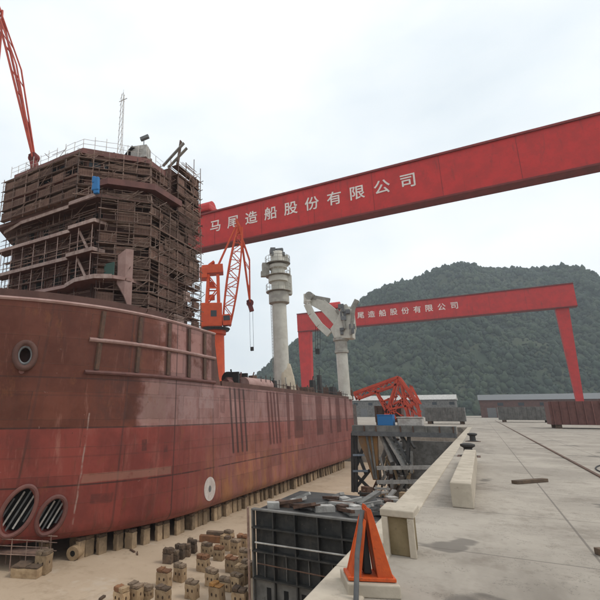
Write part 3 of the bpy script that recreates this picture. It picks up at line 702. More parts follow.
for i in range(34):
    q = at_x(RD.uniform(228, 352), 392, -21.0 - RD.random() * 1.2); d = (RD.uniform(.2, .7), RD.uniform(.3, 1.3), RD.uniform(.5, 1.3)); k_ = RD.random()
    m = MB()
    if k_ < .5: m.cbox((q.x, q.y, DZ + d[2] / 2), d, RD.uniform(-.5, .5), taper=RD.uniform(.6, 1))
    elif k_ < .8: m.bar((q.x, q.y, DZ), (q.x + RD.uniform(-.3, .3), q.y + RD.uniform(-.6, .6), DZ + RD.uniform(.9, 2.2)), .12, .12)
    else: m.tube([(q.x, q.y - .5, DZ + .5), (q.x, q.y + .5, DZ + .5)], .42, 10)
    m.build('deck_fitting', M[RD.choice(('rust', 'dark', 'fascia', 'scafd', 'creamd'))], ship)
# ---------- ship cranes: bare pedestal column and the folded knuckle boom crane
C1 = V(-22.6, 58.3, DZ)
c1 = MB().lathe(C1, [(1.25, 0), (1.25, .4), (1.02, .5), (.98, 12.0), (.98, 12.9)]).build('crane_column', M['cream'], ship, smooth=True)
MB().lathe(C1, [(1.0, 12.4), (1.42, 12.6), (1.42, 14.1), (1.25, 14.3), (1.05, 14.5)]).build('slewing_collar', M['creamd'], c1, smooth=True)
MB().lathe(C1, [(1.0, 14.5), (1.0, 15.6), (1.38, 15.7), (1.38, 16.5), (1.05, 16.6), (1.0, 17.5), (1.3, 17.7), (1.3, 18.2), (1.0, 18.3), (.98, 20.1), (.9, 20.2)]).build('crane_mast', M['cream'], c1, smooth=True)
hd = MB().cbox(C1 + V(.05, 0, 19.75), (1.9, 1.5, .5), .5)
hd.cbox(C1 + V(-.6, -.3, 20.35), (.7, 1.4, .8), .5); hd.cbox(C1 + V(.35, .1, 20.25), (.9, 1.2, .6), .5); hd.tube([C1 + V(-.9, -.5, 20.6), C1 + V(.7, .4, 20.8)], .14, 8)
hd.build('mast_head', M['greysteel'], c1)
sb = MB().cbox(C1 + V(-1.55, -.8, 17.6), (1.0, 1.0, 1.9), .5); sb.cbox(C1 + V(-1.8, -1.1, 16.9), (.7, .7, .8), .5); sb.build('winch_box', M['creamd'], c1, bevel=.05)
sb = MB().cbox(C1 + V(1.2, .6, 15.2), (1.0, 1.0, 2.8), .5); sb.cbox(C1 + V(1.3, .7, 16.6), (.5, .6, .7), .5); sb.build('service_box', M['cream'], c1, bevel=.05)
MB().cbox(C1 + V(1.05, .5, 18.9), (.7, .7, 1.6), .5).build('service_box', M['cream'], c1, bevel=.05)
for hh in (14.3, 16.65, 18.45):
    pf = MB(); rr_ = 1.75
    for j in range(16):
        t0, t1 = 2 * math.pi * j / 16, 2 * math.pi * (j + 1) / 16
        a = C1 + V(rr_ * math.cos(t0), rr_ * math.sin(t0), hh); b = C1 + V(rr_ * math.cos(t1), rr_ * math.sin(t1), hh)
        pf.tube([a, a + V(0, 0, 1.0)], .03, 4); pf.tube([a + V(0, 0, 1.0), b + V(0, 0, 1.0)], .03, 4); pf.tube([a + V(0, 0, .5), b + V(0, 0, .5)], .025, 4)
    pf.lathe(C1 + V(0, 0, hh - .08), [(1.0, 0), (1.8, 0), (1.8, .08), (1.0, .08)], 16)
    pf.build('service_platform', M['creamd'], c1)
ld = MB()
for s_ in (-.22, .22): ld.tube([C1 + V(-.9 + s_ * .6, -.75 - s_ * .6, .4), C1 + V(-.9 + s_ * .6, -.75 - s_ * .6, 13)], .035, 5)
for i in range(30): ld.tube([C1 + V(-1.03, -.62, .6 + i * .41), C1 + V(-.77, -.88, .6 + i * .41)], .025, 4)
ld.build('ladder', M['creamd'], c1)
cv = MB(); prof = [(1.3, .1), (1.28, 1.2), (1.15, 2.4), (.95, 3.4), (.72, 4.1)]; k0 = len(cv.v)
for r, z in prof:
    for j in range(20):
        t = 2 * math.pi * j / 20; r_ = r * (1 + .10 * math.sin(t * 5 + z)); cv.v.append(C1 + V(.38 + r_ * math.cos(t), .2 + r_ * math.sin(t), z))
for i in range(len(prof) - 1):
    for j in range(20): cv.f.append([i * 20 + j, i * 20 + (j + 1) % 20, (i + 1) * 20 + (j + 1) % 20, (i + 1) * 20 + j]); cv.mi.append(0)
cv.build('canvas_cover', M['canvas'], c1, smooth=True)
C2 = V(-20.9, 84.6, DZ)
c2 = MB().lathe(C2, [(1.3, 0), (1.25, .5), (1.02, .7), (1.02, 8.3), (1.0, 8.4), (1.0, 10.5)]).build('crane_column', M['cream'], ship, smooth=True)
MB().lathe(C2, [(1.0, 8.3), (1.25, 8.4), (1.25, 8.9), (1.1, 9.0), (1.1, 10.6), (1.4, 10.7), (1.4, 11.2), (1.2, 11.3)]).build('slewing_ring', M['creamd'], c2, smooth=True)
Y2 = C2.y
def P2(x, y, dy=0): return at_y(x, y, Y2) + V(0, dy, 0)
ho = MB()
for dy in (-1.3, 1.1):
    ho.prism([P2(336, 339, dy), P2(352, 339, dy), P2(355, 328, dy), P2(353, 312, dy), P2(348, 305, dy), P2(343, 307, dy), P2(339, 320, dy), P2(332, 330, dy)], (0, .25, 0))
ho.cbox(P2(345, 334), (3.2, 2.3, 2.0)); ho.cbox(P2(350, 318), (1.3, 2.0, 3.0)); ho.cbox(P2(341, 324), (1.1, 1.5, 1.2))
ho.build('crane_housing', M['cream'], c2, bevel=.08)
cy = MB(); cy.tube([P2(353, 336, -1.6), P2(356, 308, -1.6)], .3, 10); cy.tube([P2(347, 330, -1.6), P2(343, 306, -1.6)], .26, 10); cy.tube([P2(352, 310, 0), P2(357, 300, 0)], .5, 8)
cy.tube([P2(338, 311, -1), P2(346, 321, -1)], .3, 8)
cy.build('hydraulic_ram', M['creamd'], c2, smooth=True)
RC = random.Random(2)
for k in range(9): MB().cbox(P2(RC.uniform(337, 356), RC.uniform(304, 334), RC.uniform(-1.9, -1.4)), (RC.uniform(.4, 1.0), .5, RC.uniform(.4, 1.1)), RC.uniform(0, .5)).build('machinery_box', M['greysteel'], c2, bevel=.04)
bm_ = MB().bar(P2(346, 327), P2(322, 304), 1.5, 2.6, up=(0, 0, 1), w2=1.3, h2=1.9); bm_.bar(P2(323, 306), P2(309, 300), 1.3, 1.9, w2=1.1, h2=1.4)
bm_.build('main_boom', M['cream'], c2, bevel=.06)
jb = MB(); path = [(309, 298), (308.5, 305), (313, 315), (321, 326), (331, 335)]
for a, b in zip(path, path[1:]): jb.bar(P2(*a, -.9), P2(*b, -.9), .7, 1.25)
jb.cbox(P2(309, 299, -.9), (1.3, .9, 1.7)); jb.build('knuckle_jib', M['cream'], c2, bevel=.06)
kn = MB(); kn.bar(P2(314, 298, -.3), P2(330, 301, -.3), .6, .9); kn.tube([P2(311, 297, -1.4), P2(311, 297, 1)], .8, 12); kn.build('knuckle_joint', M['creamd'], c2)
hk = MB()
for x_ in (317, 319, 321.5): hk.tube([P2(x_, 322, -.9), P2(x_, 350, -.9)], .045, 4)
hk.cbox(P2(319, 352, -.9), (.7, .5, 1.0)); hk.build('hook_rope', M['dark'], c2)
# aft sponson and stern rail seen past the side
MB().box((-29, 86.02, 6.2), (-20.6, 91, 10.6)).build('stern_ramp', M['pinkprimer'], ship)
for i in range(6): MB().box((-20.598, 86.3 + i * .9, 6.2), (-20.45, 86.42 + i * .9, 10.6)).build('ramp_rib', M['greyblock'], ship)

# ================================================================== SCAFFOLDING
def scaffold(label, line, depth, z0, z1, lift, bay, dense, name='scaffolding', screens=.0, seed=1, top_extra=.8, mat='scaf', clad=.0):
    """tube scaffold along a line: standards, ledgers, walkways as parts, the tangle of short tubes as one"""
    rs = random.Random(seed)
    root = thing(name, label, 'scaffolding', (line[0][0], line[0][1], z0), 'scaffolds around the ship house')
    br = MB(); nst = nld = nwk = 0
    for (a, b) in zip(line, line[1:]):
        a, b = V(*a, 0), V(*b, 0); d = (b - a); ln = d.length; d.normalize(); nrm = V(d.y, -d.x, 0)
        nb = max(1, round(ln / bay))
        for i in range(nb + 1):
            for k, off in enumerate((0.0, -depth)):
                p = a + d * (ln * i / nb) + nrm * off + V(rs.uniform(-.05, .05), rs.uniform(-.05, .05), 0)
                top = z1 + rs.uniform(.1, top_extra + .1)
                if nst < 98: MB().tube([p + V(0, 0, z0), p + V(rs.uniform(-.05, .05), 0, top)], .038, 5).build('standard', M[rs.choice((mat, mat, 'scafd'))], root); nst += 1
                else: br.tube([p + V(0, 0, z0), p + V(0, 0, top)], .05, 5)
        nl = int((z1 - z0) / lift + .01)
        for j in range(nl + 1):
            z = z0 + .25 + j * lift
            for off in (0.06, -depth):
                p, q = a + nrm * off + V(0, 0, z + rs.uniform(-.05, .05)) - d * rs.uniform(.1, .5), b + nrm * off + V(0, 0, z + rs.uniform(-.05, .05)) + d * rs.uniform(.1, .5)
                if nld < 98: MB().tube([p, q], .034, 5).build('ledger', M[rs.choice((mat, 'scafd'))], root); nld += 1
                else: br.tube([p, q], .045, 5)
            if j > 0 or z0 > 20:
                s0 = a + nrm * (-depth / 2) + V(0, 0, z + .06); s1 = b + nrm * (-depth / 2) + V(0, 0, z + .06)
                if nwk < 98:
                    MB().bar(s0, s1, depth * .8, .06).build('walkway', M['plank'], root); nwk += 1
            for q_ in range(int(ln * dense)):
                t = rs.random(); zz = z + rs.uniform(.2, lift - .1); off = rs.choice((.05, .08, -depth + .05))
                L_ = rs.uniform(.8, 2.6); t2 = min(1, t + L_ / ln)
                kind = rs.random()
                p = a + d * (ln * t) + nrm * off; q = a + d * (ln * t2) + nrm * off
                if kind < .62: br.tube([p + V(0, 0, zz), q + V(0, 0, zz + rs.uniform(-.07, .07))], rs.uniform(.018, .034), 4)
                elif kind < .80: br.tube([p + V(0, 0, z), q + V(0, 0, z + lift)], .026, 4)
                elif kind < .92: br.tube([p + V(0, 0, z), p + V(rs.uniform(-.15, .15), 0, z + rs.uniform(.6, 1) * lift)], .035, 4)
                else: br.tube([p + V(0, 0, zz), p + nrm * rs.uniform(.4, 1.0) + V(0, 0, zz + rs.uniform(-.1, .3))], .032, 4)
            if clad and j < nl:                     # brown boards and netting tied just behind the outer tubes, bay by bay
                for i in range(nb):
                    if rs.random() > clad: continue
                    p = a + d * (ln * i / nb + .03) + nrm * -.14; q = a + d * (ln * (i + 1) / nb - .03) + nrm * -.14
                    m_ = MB(); m_.prism([p + V(0, 0, z + rs.uniform(.08, .2)), q + V(0, 0, z + rs.uniform(.08, .2)), q + V(0, 0, z + lift * rs.uniform(.78, .98)), p + V(0, 0, z + lift * rs.uniform(.78, .98))], nrm * -.025)
                    m_.build('board_screen', M['net'], root)
            for q_ in range(int(ln * screens)):
                t = rs.random(); w_ = rs.uniform(.7, 2.0); h_ = rs.uniform(.35, 1.1)
                p = a + d * (ln * t) + nrm * -.02 + V(0, 0, z + rs.uniform(.05, .5))
                q = p + d * min(w_, ln * (1 - t) + .2)
                m_ = MB(); m_.prism([p, q, q + V(0, 0, h_), p + V(0, 0, h_)], nrm * -.03)
                m_.build('board_screen', M[rs.choice(('plank', 'plank', 'house', 'scafd', 'slabedge' if rs.random() < .25 else 'plank'))], root)
    if br.f:
        for z_ in [z0 + .3 + lift * .5 * k_ for k_ in range(int((z1 - z0) / lift * 2))] if dense > 1 else []:     # thin guard rails between the lifts
            for (a, b) in zip(line, line[1:]):
                a_, b_ = V(*a, z_ + rs.uniform(-.06, .06)), V(*b, z_ + rs.uniform(-.06, .06)); d_ = (b_ - a_).normalized(); n_ = V(d_.y, -d_.x, 0)
                br.tube([a_ + n_ * .09, b_ + n_ * .09], .020, 4)
        o = br.build('brace', [M['scaf']], root, fix=False); o['kind'] = 'stuff'
    return root
scaffold('dense brown scaffolding wrapping the corner and side of the ship house below the bridge', [(-24.05, 24.1), (-21.25, 27.0), (-21.25, 34.8)], 1.0, 16.0, 25.6, .95, 1.25, 4.0, screens=.15, seed=11, clad=.6)
scaffold('brown scaffolding round the wheelhouse corner just under its red roof edge', [(-26.4, 23.6), (-22.2, 28.0), (-22.1, 30.6)], .7, 26.2, 30.4, .85, 1.2, 3.0, screens=.12, seed=12, clad=.6, top_extra=.3)
scaffold('brown scaffolding along the front of the wheelhouse above the pale balconies', [(-36.6, 23.75), (-26.5, 23.7)], .5, 26.1, 30.1, 1.0, 1.6, 1.1, screens=.0, seed=13, top_extra=.7, clad=.88)
scaffold('tall scaffolding tower with ragged top at the aft end of the ship house', [(-21.5, 31.2), (-21.5, 35.0), (-23.5, 35.4)], .9, 25.6, 31.4, .95, 1.1, 3.6, clad=.75, top_extra=2.2)
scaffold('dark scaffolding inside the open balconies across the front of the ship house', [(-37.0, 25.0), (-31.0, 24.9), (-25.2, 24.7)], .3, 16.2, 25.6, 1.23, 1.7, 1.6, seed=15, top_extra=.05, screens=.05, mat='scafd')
# ragged planks leaning up at the top of the tower
for k, (a, b) in enumerate((((163, 166), (184, 143)), ((168, 168), (187, 148)), ((177, 168), (181, 141)))):
    o = MB().bar(at_y(*a, 32.2 + k * .4), at_y(*b, 32.6 + k * .4), .34, .09).build('scaffold_plank', M[('debris', 'creamd', 'plank')[k]])
    tag(o, ('long pale plank leaning out of the top of the aft scaffolding tower', 'grey plank leaning below the pale one on the aft scaffolding tower', 'short brown plank standing almost upright on the aft scaffolding tower')[k], 'plank', 'planks on the scaffold tower')
bt = MB(); q = at_y(96, 184, 23.4); bt.cbox(q, (.62, .35, 1.15), .2, taper=.85); bt.cbox(q + V(.05, .05, -.65), (.45, .3, .4), .3); bt.cbox(q + V(-.15, -.08, .35), (.3, .3, .6), .5)
tag(bt.build('blue_tarpaulin', M['blue'], loc=tuple(q), bevel=.08), 'bright blue tarpaulin bundle hung on the scaffolding at the house corner', 'tarpaulin')

# ================================================================== GANTRY CRANES
NAME = '马尾造船股份有限公司'
def glyph(ch, size):
    cu = bpy.data.curves.new('char', 'FONT'); cu.body = ch; cu.size = size; cu.align_x = 'CENTER'; cu.extrude = .03; cu.offset = .012 * size; cu.resolution_u = 3
    ob = bpy.data.objects.new('char', cu); COL.objects.link(ob); bpy.context.view_layer.update()
    me = bpy.data.meshes.new_from_object(ob.evaluated_get(bpy.context.evaluated_depsgraph_get()))
    bpy.data.objects.remove(ob, do_unlink=True); bpy.data.curves.remove(cu)
    xs = [v.co.x for v in me.vertices]; zs = [v.co.y for v in me.vertices]
    cx, cz = (min(xs) + max(xs)) / 2, (min(zs) + max(zs)) / 2
    me.transform(Matrix.Rotation(math.pi / 2, 4, 'X') @ Matrix.Translation((-cx, -cz, 0)))
    me.materials.append(M['white']) if not me.materials else None
    me.materials[0] = M['white']
    return me
glyphs = [glyph(c, 3.2) for c in NAME]
def gantry(Y, label, tx=0.0, lx=0.0):
    g = thing('gantry_crane', label, 'gantry crane', (-68, Y, QZ), 'shipyard gantry cranes')
    x0, x1, zb, zt_ = -70.0 + lx, 36.0, 48.0, 56.4
    gd = MB().box((x0, Y, zb), (x1, Y + 2.6, zt_)); gi = gd.build('girder', M['red'], g)
    MB().box((x0, Y - .25, zb - .35), (x1, Y + 2.8, zb - .002)).build('lower_flange', M['redd'], gi)
    MB().box((x0, Y - .35, zt_ + .002), (x1, Y + .9, zt_ + .4)).build('trolley_rail', M['redd'], gi)
    for k in range(8):
        xx = x0 + 8 + k * 12.2; MB().box((xx - .03, Y - .025, zb + .02), (xx + .03, Y - .002, zt_ - .02)).build('plate_seam', M['redd'], gi)
    for i, me in enumerate(glyphs):
        o = bpy.data.objects.new('lettering', me); COL.objects.link(o); o.parent = gi
        xw = -49.6 + tx + i * 4.77; o.location = V(xw, Y - .06, 52.75) - g.location
    # left leg: pair of posts leaning together under the girder, sill beam, bogies
    MB().prism([V(-70 + lx, Y + .5, zb - .36), V(-63.8 + lx, Y + .5, zb - .36), V(-64.0 + lx, Y + .5, zb - 4), V(-65.0 + lx, Y + .5, QZ + 2.4), V(-69.4 + lx, Y + .5, QZ + 2.4), V(-69.9 + lx, Y + .5, zb - 5)], (0, 3.4, 0)).build('rigid_leg', M['red'], g)
    MB().prism([V(29.5, Y + 1, zb - .36), V(33.5, Y + 1, zb - .36), V(32.4, Y + 1, QZ + 2.4), V(30.6, Y + 1, QZ + 2.4)], (0, 3.0, 0)).build('hinged_leg', M['red'], g)
    for xx in (-67 + lx, 31.5):
        s_ = MB().box((xx - 1.5, Y - 7, QZ + 1.2), (xx + 1.5, Y + 14, QZ + 2.398)).build('sill_beam', M['redd'], g)
        for yy in (-6, -3, 9, 12):
            MB().tube([(xx - .4, Y + yy, QZ + .65), (xx + .4, Y + yy, QZ + .65)], .6, 16).box((xx - .7, Y + yy - .9, QZ + .5), (xx - .45, Y + yy + .9, QZ + 1.2)).build('wheel', M['dark'], s_)
    t_ = MB().box((-58.5, Y - .5, zt_ + .9), (-51, Y + 5, zt_ + 2.8)).build('trolley', M['red'], g, bevel=.5)
    MB().tube([(-57.5, Y + 3, zt_ + 3), (-52, Y + 3, zt_ + 3)], 1.7, 16).build('hoist_drum', M['red'], t_, smooth=True)
    return g
gantry(88, 'big red shipyard gantry crane with white lettering, nearest and highest across the picture')
gantry(211, 'farther red gantry crane low in front of the forested hill', 2.6, -2.8)

# ================================================================== ORANGE LUFFING CRANES
def luffing(label, base, rz, H, jib_top, tip, scale=1.0, mat='orange', name='portal_crane'):
    """level luffing portal crane; jib_top and tip are (along, up) in its own slewing plane"""
    root = thing(name, label, 'crane', base, 'level luffing cranes')
    m_ = M[mat]; c, s_ = math.cos(rz), math.sin(rz)
    def W(u, z, v=0.0): return Vector(base) + V(u * c - v * s_, u * s_ + v * c, z)
    pt = MB()
    for su in (-1, 1):
        for sv in (-1, 1): pt.bar(W(su * 3.6 * scale, .8, sv * 3.6 * scale), W(su * 1.5, H - 11, sv * 1.5), .9, .9)
    for su in (-1, 1): pt.bar(W(su * 3.6 * scale, 1.0, -4.4 * scale), W(su * 3.6 * scale, 1.0, 4.4 * scale), .9, .9)
    pt.build('portal', m_, root)
    MB().lathe(W(0, H - 11.2), [(2.3, 0), (1.8, .8), (1.7, 10.2), (2.1, 10.4), (2.1, 11.2)], 20).build('pedestal', m_, root, smooth=True)
    MB().lathe(W(0, H - .02), [(2.7, 0), (2.7, .25), (2.9, .3), (2.9, .5)], 24).build('slew_platform', M['dark'], root)
    hs = MB().bar(W(-3.2, H + 3.1), W(1.3, H + 3.1), 4.2, 5.0).build('machinery_house', m_, root, bevel=.15)
    MB().bar(W(-1.0, H + 3.3, -2.12), W(.2, H + 3.3, -2.12), .05, 1.3).build('window', M['glass'], hs)
    cb = MB().bar(W(1.35, H + 1.9, -1.2), W(3.1, H + 2.1, -1.2), 1.7, 2.3).build('cab', m_, root, bevel=.1)
    MB().bar(W(1.6, H + 2.3, -2.08), W(2.9, H + 2.4, -2.08), .05, 1.0).build('window', M['glass'], cb)
    tw = MB()
    for su in (-1.9, .6):
        for sv in (-1.2, 1.2): tw.bar(W(su, H + 5.6, sv), W(su * .8, H + 12.0, sv * .8), .5)
    for sv in (-1.1, 1.1):
        tw.bar(W(-1.8, H + 6, sv), W(.5, H + 9, sv), .22); tw.bar(W(.5, H + 9, sv), W(-1.5, H + 11.8, sv), .22); tw.bar(W(-1.7, H + 9, sv), W(.55, H + 9, sv), .25)
    for hh in (7.2, 10.0): tw.box(W(-.9, H + hh) - V(.5, .5, .55), W(-.9, H + hh) + V(.5, .5, .55))
    tw.build('tower_frame', m_, root)
    ch = MB().bar(W(-2.9, H + 13.1), W(1.6, H + 13.4), 2.6, 1.9); ch.bar(W(-3.4, H + 12.4), W(-1.8, H + 12.4), 2.9, 2.4); ch.bar(W(-1.5, H + 14.2), W(-.3, H + 15.1), 1.6, .5)
    ch.build('counterweight', M['orange'] if mat == 'orange' else m_, root, bevel=.1)
    # main jib: a lattice box that tapers at both ends
    foot = V(2.2, H + 1.2); top = V(*jib_top); jb = MB(); n = 11
    dv = (top - foot).normalized(); pv = V(-dv.y, dv.x)
    def J(t, a, b):
        wd = 1.15 * (.35 + 1.3 * math.sin(math.pi * min(1, .12 + t * .85)) ** .7) * .8
        q = foot + (top - foot) * t + pv * a * wd * .8; return W(q.x, q.y, b * wd)
    for a in (-1, 1):
        for b in (-1, 1):
            for i in range(n): jb.bar(J(i / n, a, b), J((i + 1) / n, a, b), .26)
    for i in range(n):
        f = 1 if i % 2 else -1
        for b in (-1, 1): jb.bar(J(i / n, -f, b), J((i + 1) / n, f, b), .15)
        for a in (-1, 1): jb.bar(J(i / n, a, -f), J((i + 1) / n, a, f), .15)
        jb.bar(J(i / n, 1, -1), J(i / n, 1, 1), .13); jb.bar(J(i / n, -1, -1), J(i / n, 1, -1), .13)
    jb.build('main_jib', m_, root)
    # backstay rods from the tower head to the jib head, then the drooping fly jib with its tip sheaves
    bs = MB()
    for b in (-.6, .6): bs.bar(W(.4, H + 14.0, b), W(top.x - .8, top.y + .6, b * .7), .26)
    bs.build('backstay', m_, root)
    fj = MB(); tp = V(*tip); rear = top + V(-.9, 2.0); dvt = (tp - top).normalized(); pq = V(-dvt.y, dvt.x)
    if pq.y < 0: pq = -pq
    mid = top + (tp - top) * .45 + pq * 1.1
    def K(p, b): return W(p.x, p.y, b)
    for b in (-.75, .75):
        fj.bar(K(top, b), K(tp, b * .35), .28); fj.bar(K(rear, b), K(mid, b * .8), .2); fj.bar(K(mid, b * .8), K(tp, b * .35), .2); fj.bar(K(top, b), K(rear, b), .28)
        for t in (.2, .45, .72):
            q1 = top + (tp - top) * t; t2 = t + .12
            q2 = (rear + (mid - rear) * min(1, t2 / .45)) if t2 < .45 else (mid + (tp - mid) * ((t2 - .45) / .55))
            fj.bar(K(q1, b * (1 - .6 * t)), K(q2, b * (1 - .6 * t)), .14)
    for t in (0, .3, .6): q1 = top + (tp - top) * t; fj.bar(K(q1, -.75 * (1 - .6 * t)), K(q1, .75 * (1 - .6 * t)), .2)
    fj.build('fly_jib', m_, root)
    sh = MB(); sh.tube([K(tp, -.4), K(tp, .4)], .75, 14); sh.bar(K(tp + V(-.3, .6), 0), K(tp + V(.35, -1.8), 0), .8, .9); sh.build('tip_sheave', M['redd'], root)
    rp_ = MB()
    for b in (-.35, .35): rp_.tube([K(tp + V(.2 + b, -1.2), b), K(tp + V(.2 + b, -9.5), b)], .035, 4)
    rp_.cbox(K(tp + V(.2, -9.7), 0), (.6, .4, .8)); rp_.build('hoist_rope', M['dark'], root)
    return root
# the one behind the forecastle, on the far quay
Yc = 80.5; pc = at_y(216, 333, Yc)
bx_ = V(pc.x, Yc, QZ)
Hc = at_y(216, 331, Yc).z - QZ
def uz(px, py):                                     # photo point -> (along, up) in the crane's slewing plane through its base
    d = ray(px, py); c, s_ = math.cos(rad(28)), math.sin(rad(28)); nrm = V(-s_, c, 0)
    t = (bx_ - EYE).dot(nrm) / d.dot(nrm); q = EYE + d * t - bx_
    return (q.x * c + q.y * s_, q.z)
luffing('orange luffing crane behind the forecastle with its lattice jib raised before the red girder', tuple(bx_), rad(28), Hc, uz(240, 228), uz(250, 303))
# the one off to the left whose fly jib reaches down into the picture
tipw = at_y(35, 165, 38.0); bl = V(-66.0, 34.0, QZ)
rz2 = math.atan2(tipw.y - bl.y, tipw.x - bl.x); ln2 = math.hypot(tipw.x - bl.x, tipw.y - bl.y)
c_, s__ = math.cos(rz2), math.sin(rz2); nrm2 = V(-s__, c_, 0)
def uz2(px, py):
    d = ray(px, py); t = (bl - EYE).dot(nrm2) / d.dot(nrm2); q = EYE + d * t - bl
    return (q.x * c_ + q.y * s__, q.z)
luffing('red luffing crane at the left edge, its drooping jib tip above the ship house roof', tuple(bl), rz2, 24.0, uz2(-2, 8), uz2(34, 158), mat='redlat')

# ================================================================== DOCK BLOCKS
def rough_box(m, a, b, j, rnd, n=3):
    """box with subdivided, slightly crumbled edges"""
    bm = bmesh.new(); bmesh.ops.create_cube(bm, size=1)
    bmesh.ops.subdivide_edges(bm, edges=bm.edges[:], cuts=n, use_grid_fill=True)
    for v in bm.verts:
        onedge = sum(abs(abs(c) - .5) < .01 for c in v.co) >= 2
        k = j * (1.6 if onedge else .5)
        v.co = Vector([a[i] + (v.co[i] + .5) * (b[i] - a[i]) + rnd.uniform(-k, k) - (math.copysign(j * .9, v.co[i]) if onedge and abs(abs(v.co[i]) - .5) < .01 else 0) for i in range(3)])
    bm.verts.index_update(); m.add([v.co.copy() for v in bm.verts], [[v.index for v in f.verts] for f in bm.faces]); bm.free()
RK = random.Random(17)
def make_block(capmat, w=.66, d=.54, h=.88, cap=.2, eyes=True, name='dock_block', label='', group=None, loc=(0, 0, 0), rz=0, body='concrete'):
    root = thing(name, label, 'dock block', loc, group)
    b = MB(); rough_box(b, (-w / 2, -d / 2, 0), (w / 2, d / 2, h - cap), .012, RK)
    o = b.build('block_body', M[body], None); o.parent = root
    if eyes:
        for sx in (-.2, .2):
            c_ = V(sx * w, -d / 2 - .012, (h - cap) * .60)
            e = MB().prism([c_ + V(math.cos(t) * .045, 0, math.sin(t) * .075) for t in [2 * math.pi * i / 10 for i in range(10)]], (0, .03, 0)).build('lifting_hole', M['socket'], None); e.parent = o
        c_ = V(w / 2 - .018, 0, (h - cap) * .6)
        e = MB().prism([c_ + V(0, math.cos(t) * .045, math.sin(t) * .075) for t in [2 * math.pi * i / 10 for i in range(10)]], (.03, 0, 0)).build('lifting_hole', M['socket'], None); e.parent = o
    c = MB(); sl_ = RK.uniform(-.01, .01)
    k2 = RK.uniform(.42, .58)                        # the head is two timbers side by side, rarely level
    rough_box(c, (-w / 2 + .012, -d / 2 + .010, h - cap + .003), (-w / 2 + w * k2 - .004, d / 2 - .012, h + sl_), .012, RK)
    co = c.build('timber_cap', M[capmat], None); co.parent = root
    c = MB(); rough_box(c, (-w / 2 + w * k2 + .004, -d / 2 + .016, h - cap + .003), (w / 2 - .012, d / 2 - .014, h - sl_ - RK.choice((0, .03, .07))), .012, RK)
    co = c.build('timber_cap', M[capmat if RK.random() < .65 else RK.choice(('greycap', 'timber', 'concrete'))], None); co.parent = root
    root.rotation_euler = (0, 0, rz); return root
GF = 'loose dock blocks on the dock floor'
spots = [(121, 605, 'rustcap', 'concrete block with brown cap, leftmost of the loose blocks, cut by the bottom edge'),
         (135, 601, 'greycap', 'concrete block with grey cap second from the left along the bottom edge'),
         (146, 598, 'greycap', 'low dark capped block right behind the grey capped one at the bottom left'),
         (163, 605, 'timber', 'block with blackish timber cap at the bottom edge below the rust capped block'),
         (164, 587, 'rustcap', 'rust capped concrete block in front of the row of dark blocks'),
         (180, 581, 'greycap', 'pale concrete block with grey brown cap just right of the dark block row'),
         (192, 598, 'greycap', 'concrete block with dusty brown cap third from left in the bottom row of loose blocks'),
         (217, 604, 'orangecap', 'concrete block with bright ochre cap at the bottom edge'),
         (212, 586, 'greycap', 'pale block with grey cap straight behind the ochre capped one'),
         (203, 571, 'rustcap', 'small rust capped block behind the pale one in the middle of the loose blocks'),
         (237, 592, 'greycap', 'concrete block with brown cap beside the black steel section'),
         (232, 572, 'rustcap', 'rust capped block near the left edge of the black steel section'),
         (219, 560, 'rustcap', 'concrete block with thin rust cap in the far middle of the loose blocks'),
         (236, 554, 'greycap', 'grey capped block among the farthest loose blocks by the black section'),
         (243, 547, 'rustcap', 'farthest rust capped loose block right of the brown pile'),
         (245, 563, 'greycap', 'grey topped block close behind the black section corner'),
         (240, 606, 'timber', 'dark capped block at the bottom edge touching the black section'),
         (248, 576, 'greycap', 'half hidden pale block against the black section'),
         (229, 543, 'greycap', 'small grey block behind the brown timber pile'),
         (207, 556, 'greycap', 'small grey block between the dark row and the flat brown pile'),
         (226, 550, 'concrete', 'pale uncapped looking block just in front of the flat brown pile'),
         (242, 583, 'concrete', 'pale block squeezed between the black section and its brown capped neighbour'),
         (226, 590, 'greycap', 'short pale block between the ochre capped block and the black section')]
RB = random.Random(9)
for (px, py, cm, lb) in spots:
    p = at_z(px, py, 0); low = 'low dark' in lb or 'short' in lb
    make_block(cm, w=RB.uniform(.60, .72), d=RB.uniform(.46, .6), h=(.6 if low else RB.uniform(.80, .95)), cap=RB.uniform(.14, .24), label=lb, group=GF, loc=(p.x, p.y, 0), rz=RB.uniform(-.14, .14))
for i, (px, py) in enumerate(((168, 563), (174, 561.5), (180, 558.5), (186, 556), (192, 552.5))):
    p = at_z(px, py, 0)
    make_block('timber', w=.6, d=.5, h=.72 if i % 2 else .85, cap=.3, eyes=False, body='timber', loc=(p.x, p.y, 0), rz=.3 + RB.uniform(-.15, .15), group='dark timber blocks in a row',
               label=('blackened timber block at the near left end of the dark row', 'second blackened timber block from the near end of the dark row', 'middle blackened timber block of the dark row of five', 'fourth blackened timber block from the near end of the dark row', 'blackened timber block at the far right end of the dark row')[i])
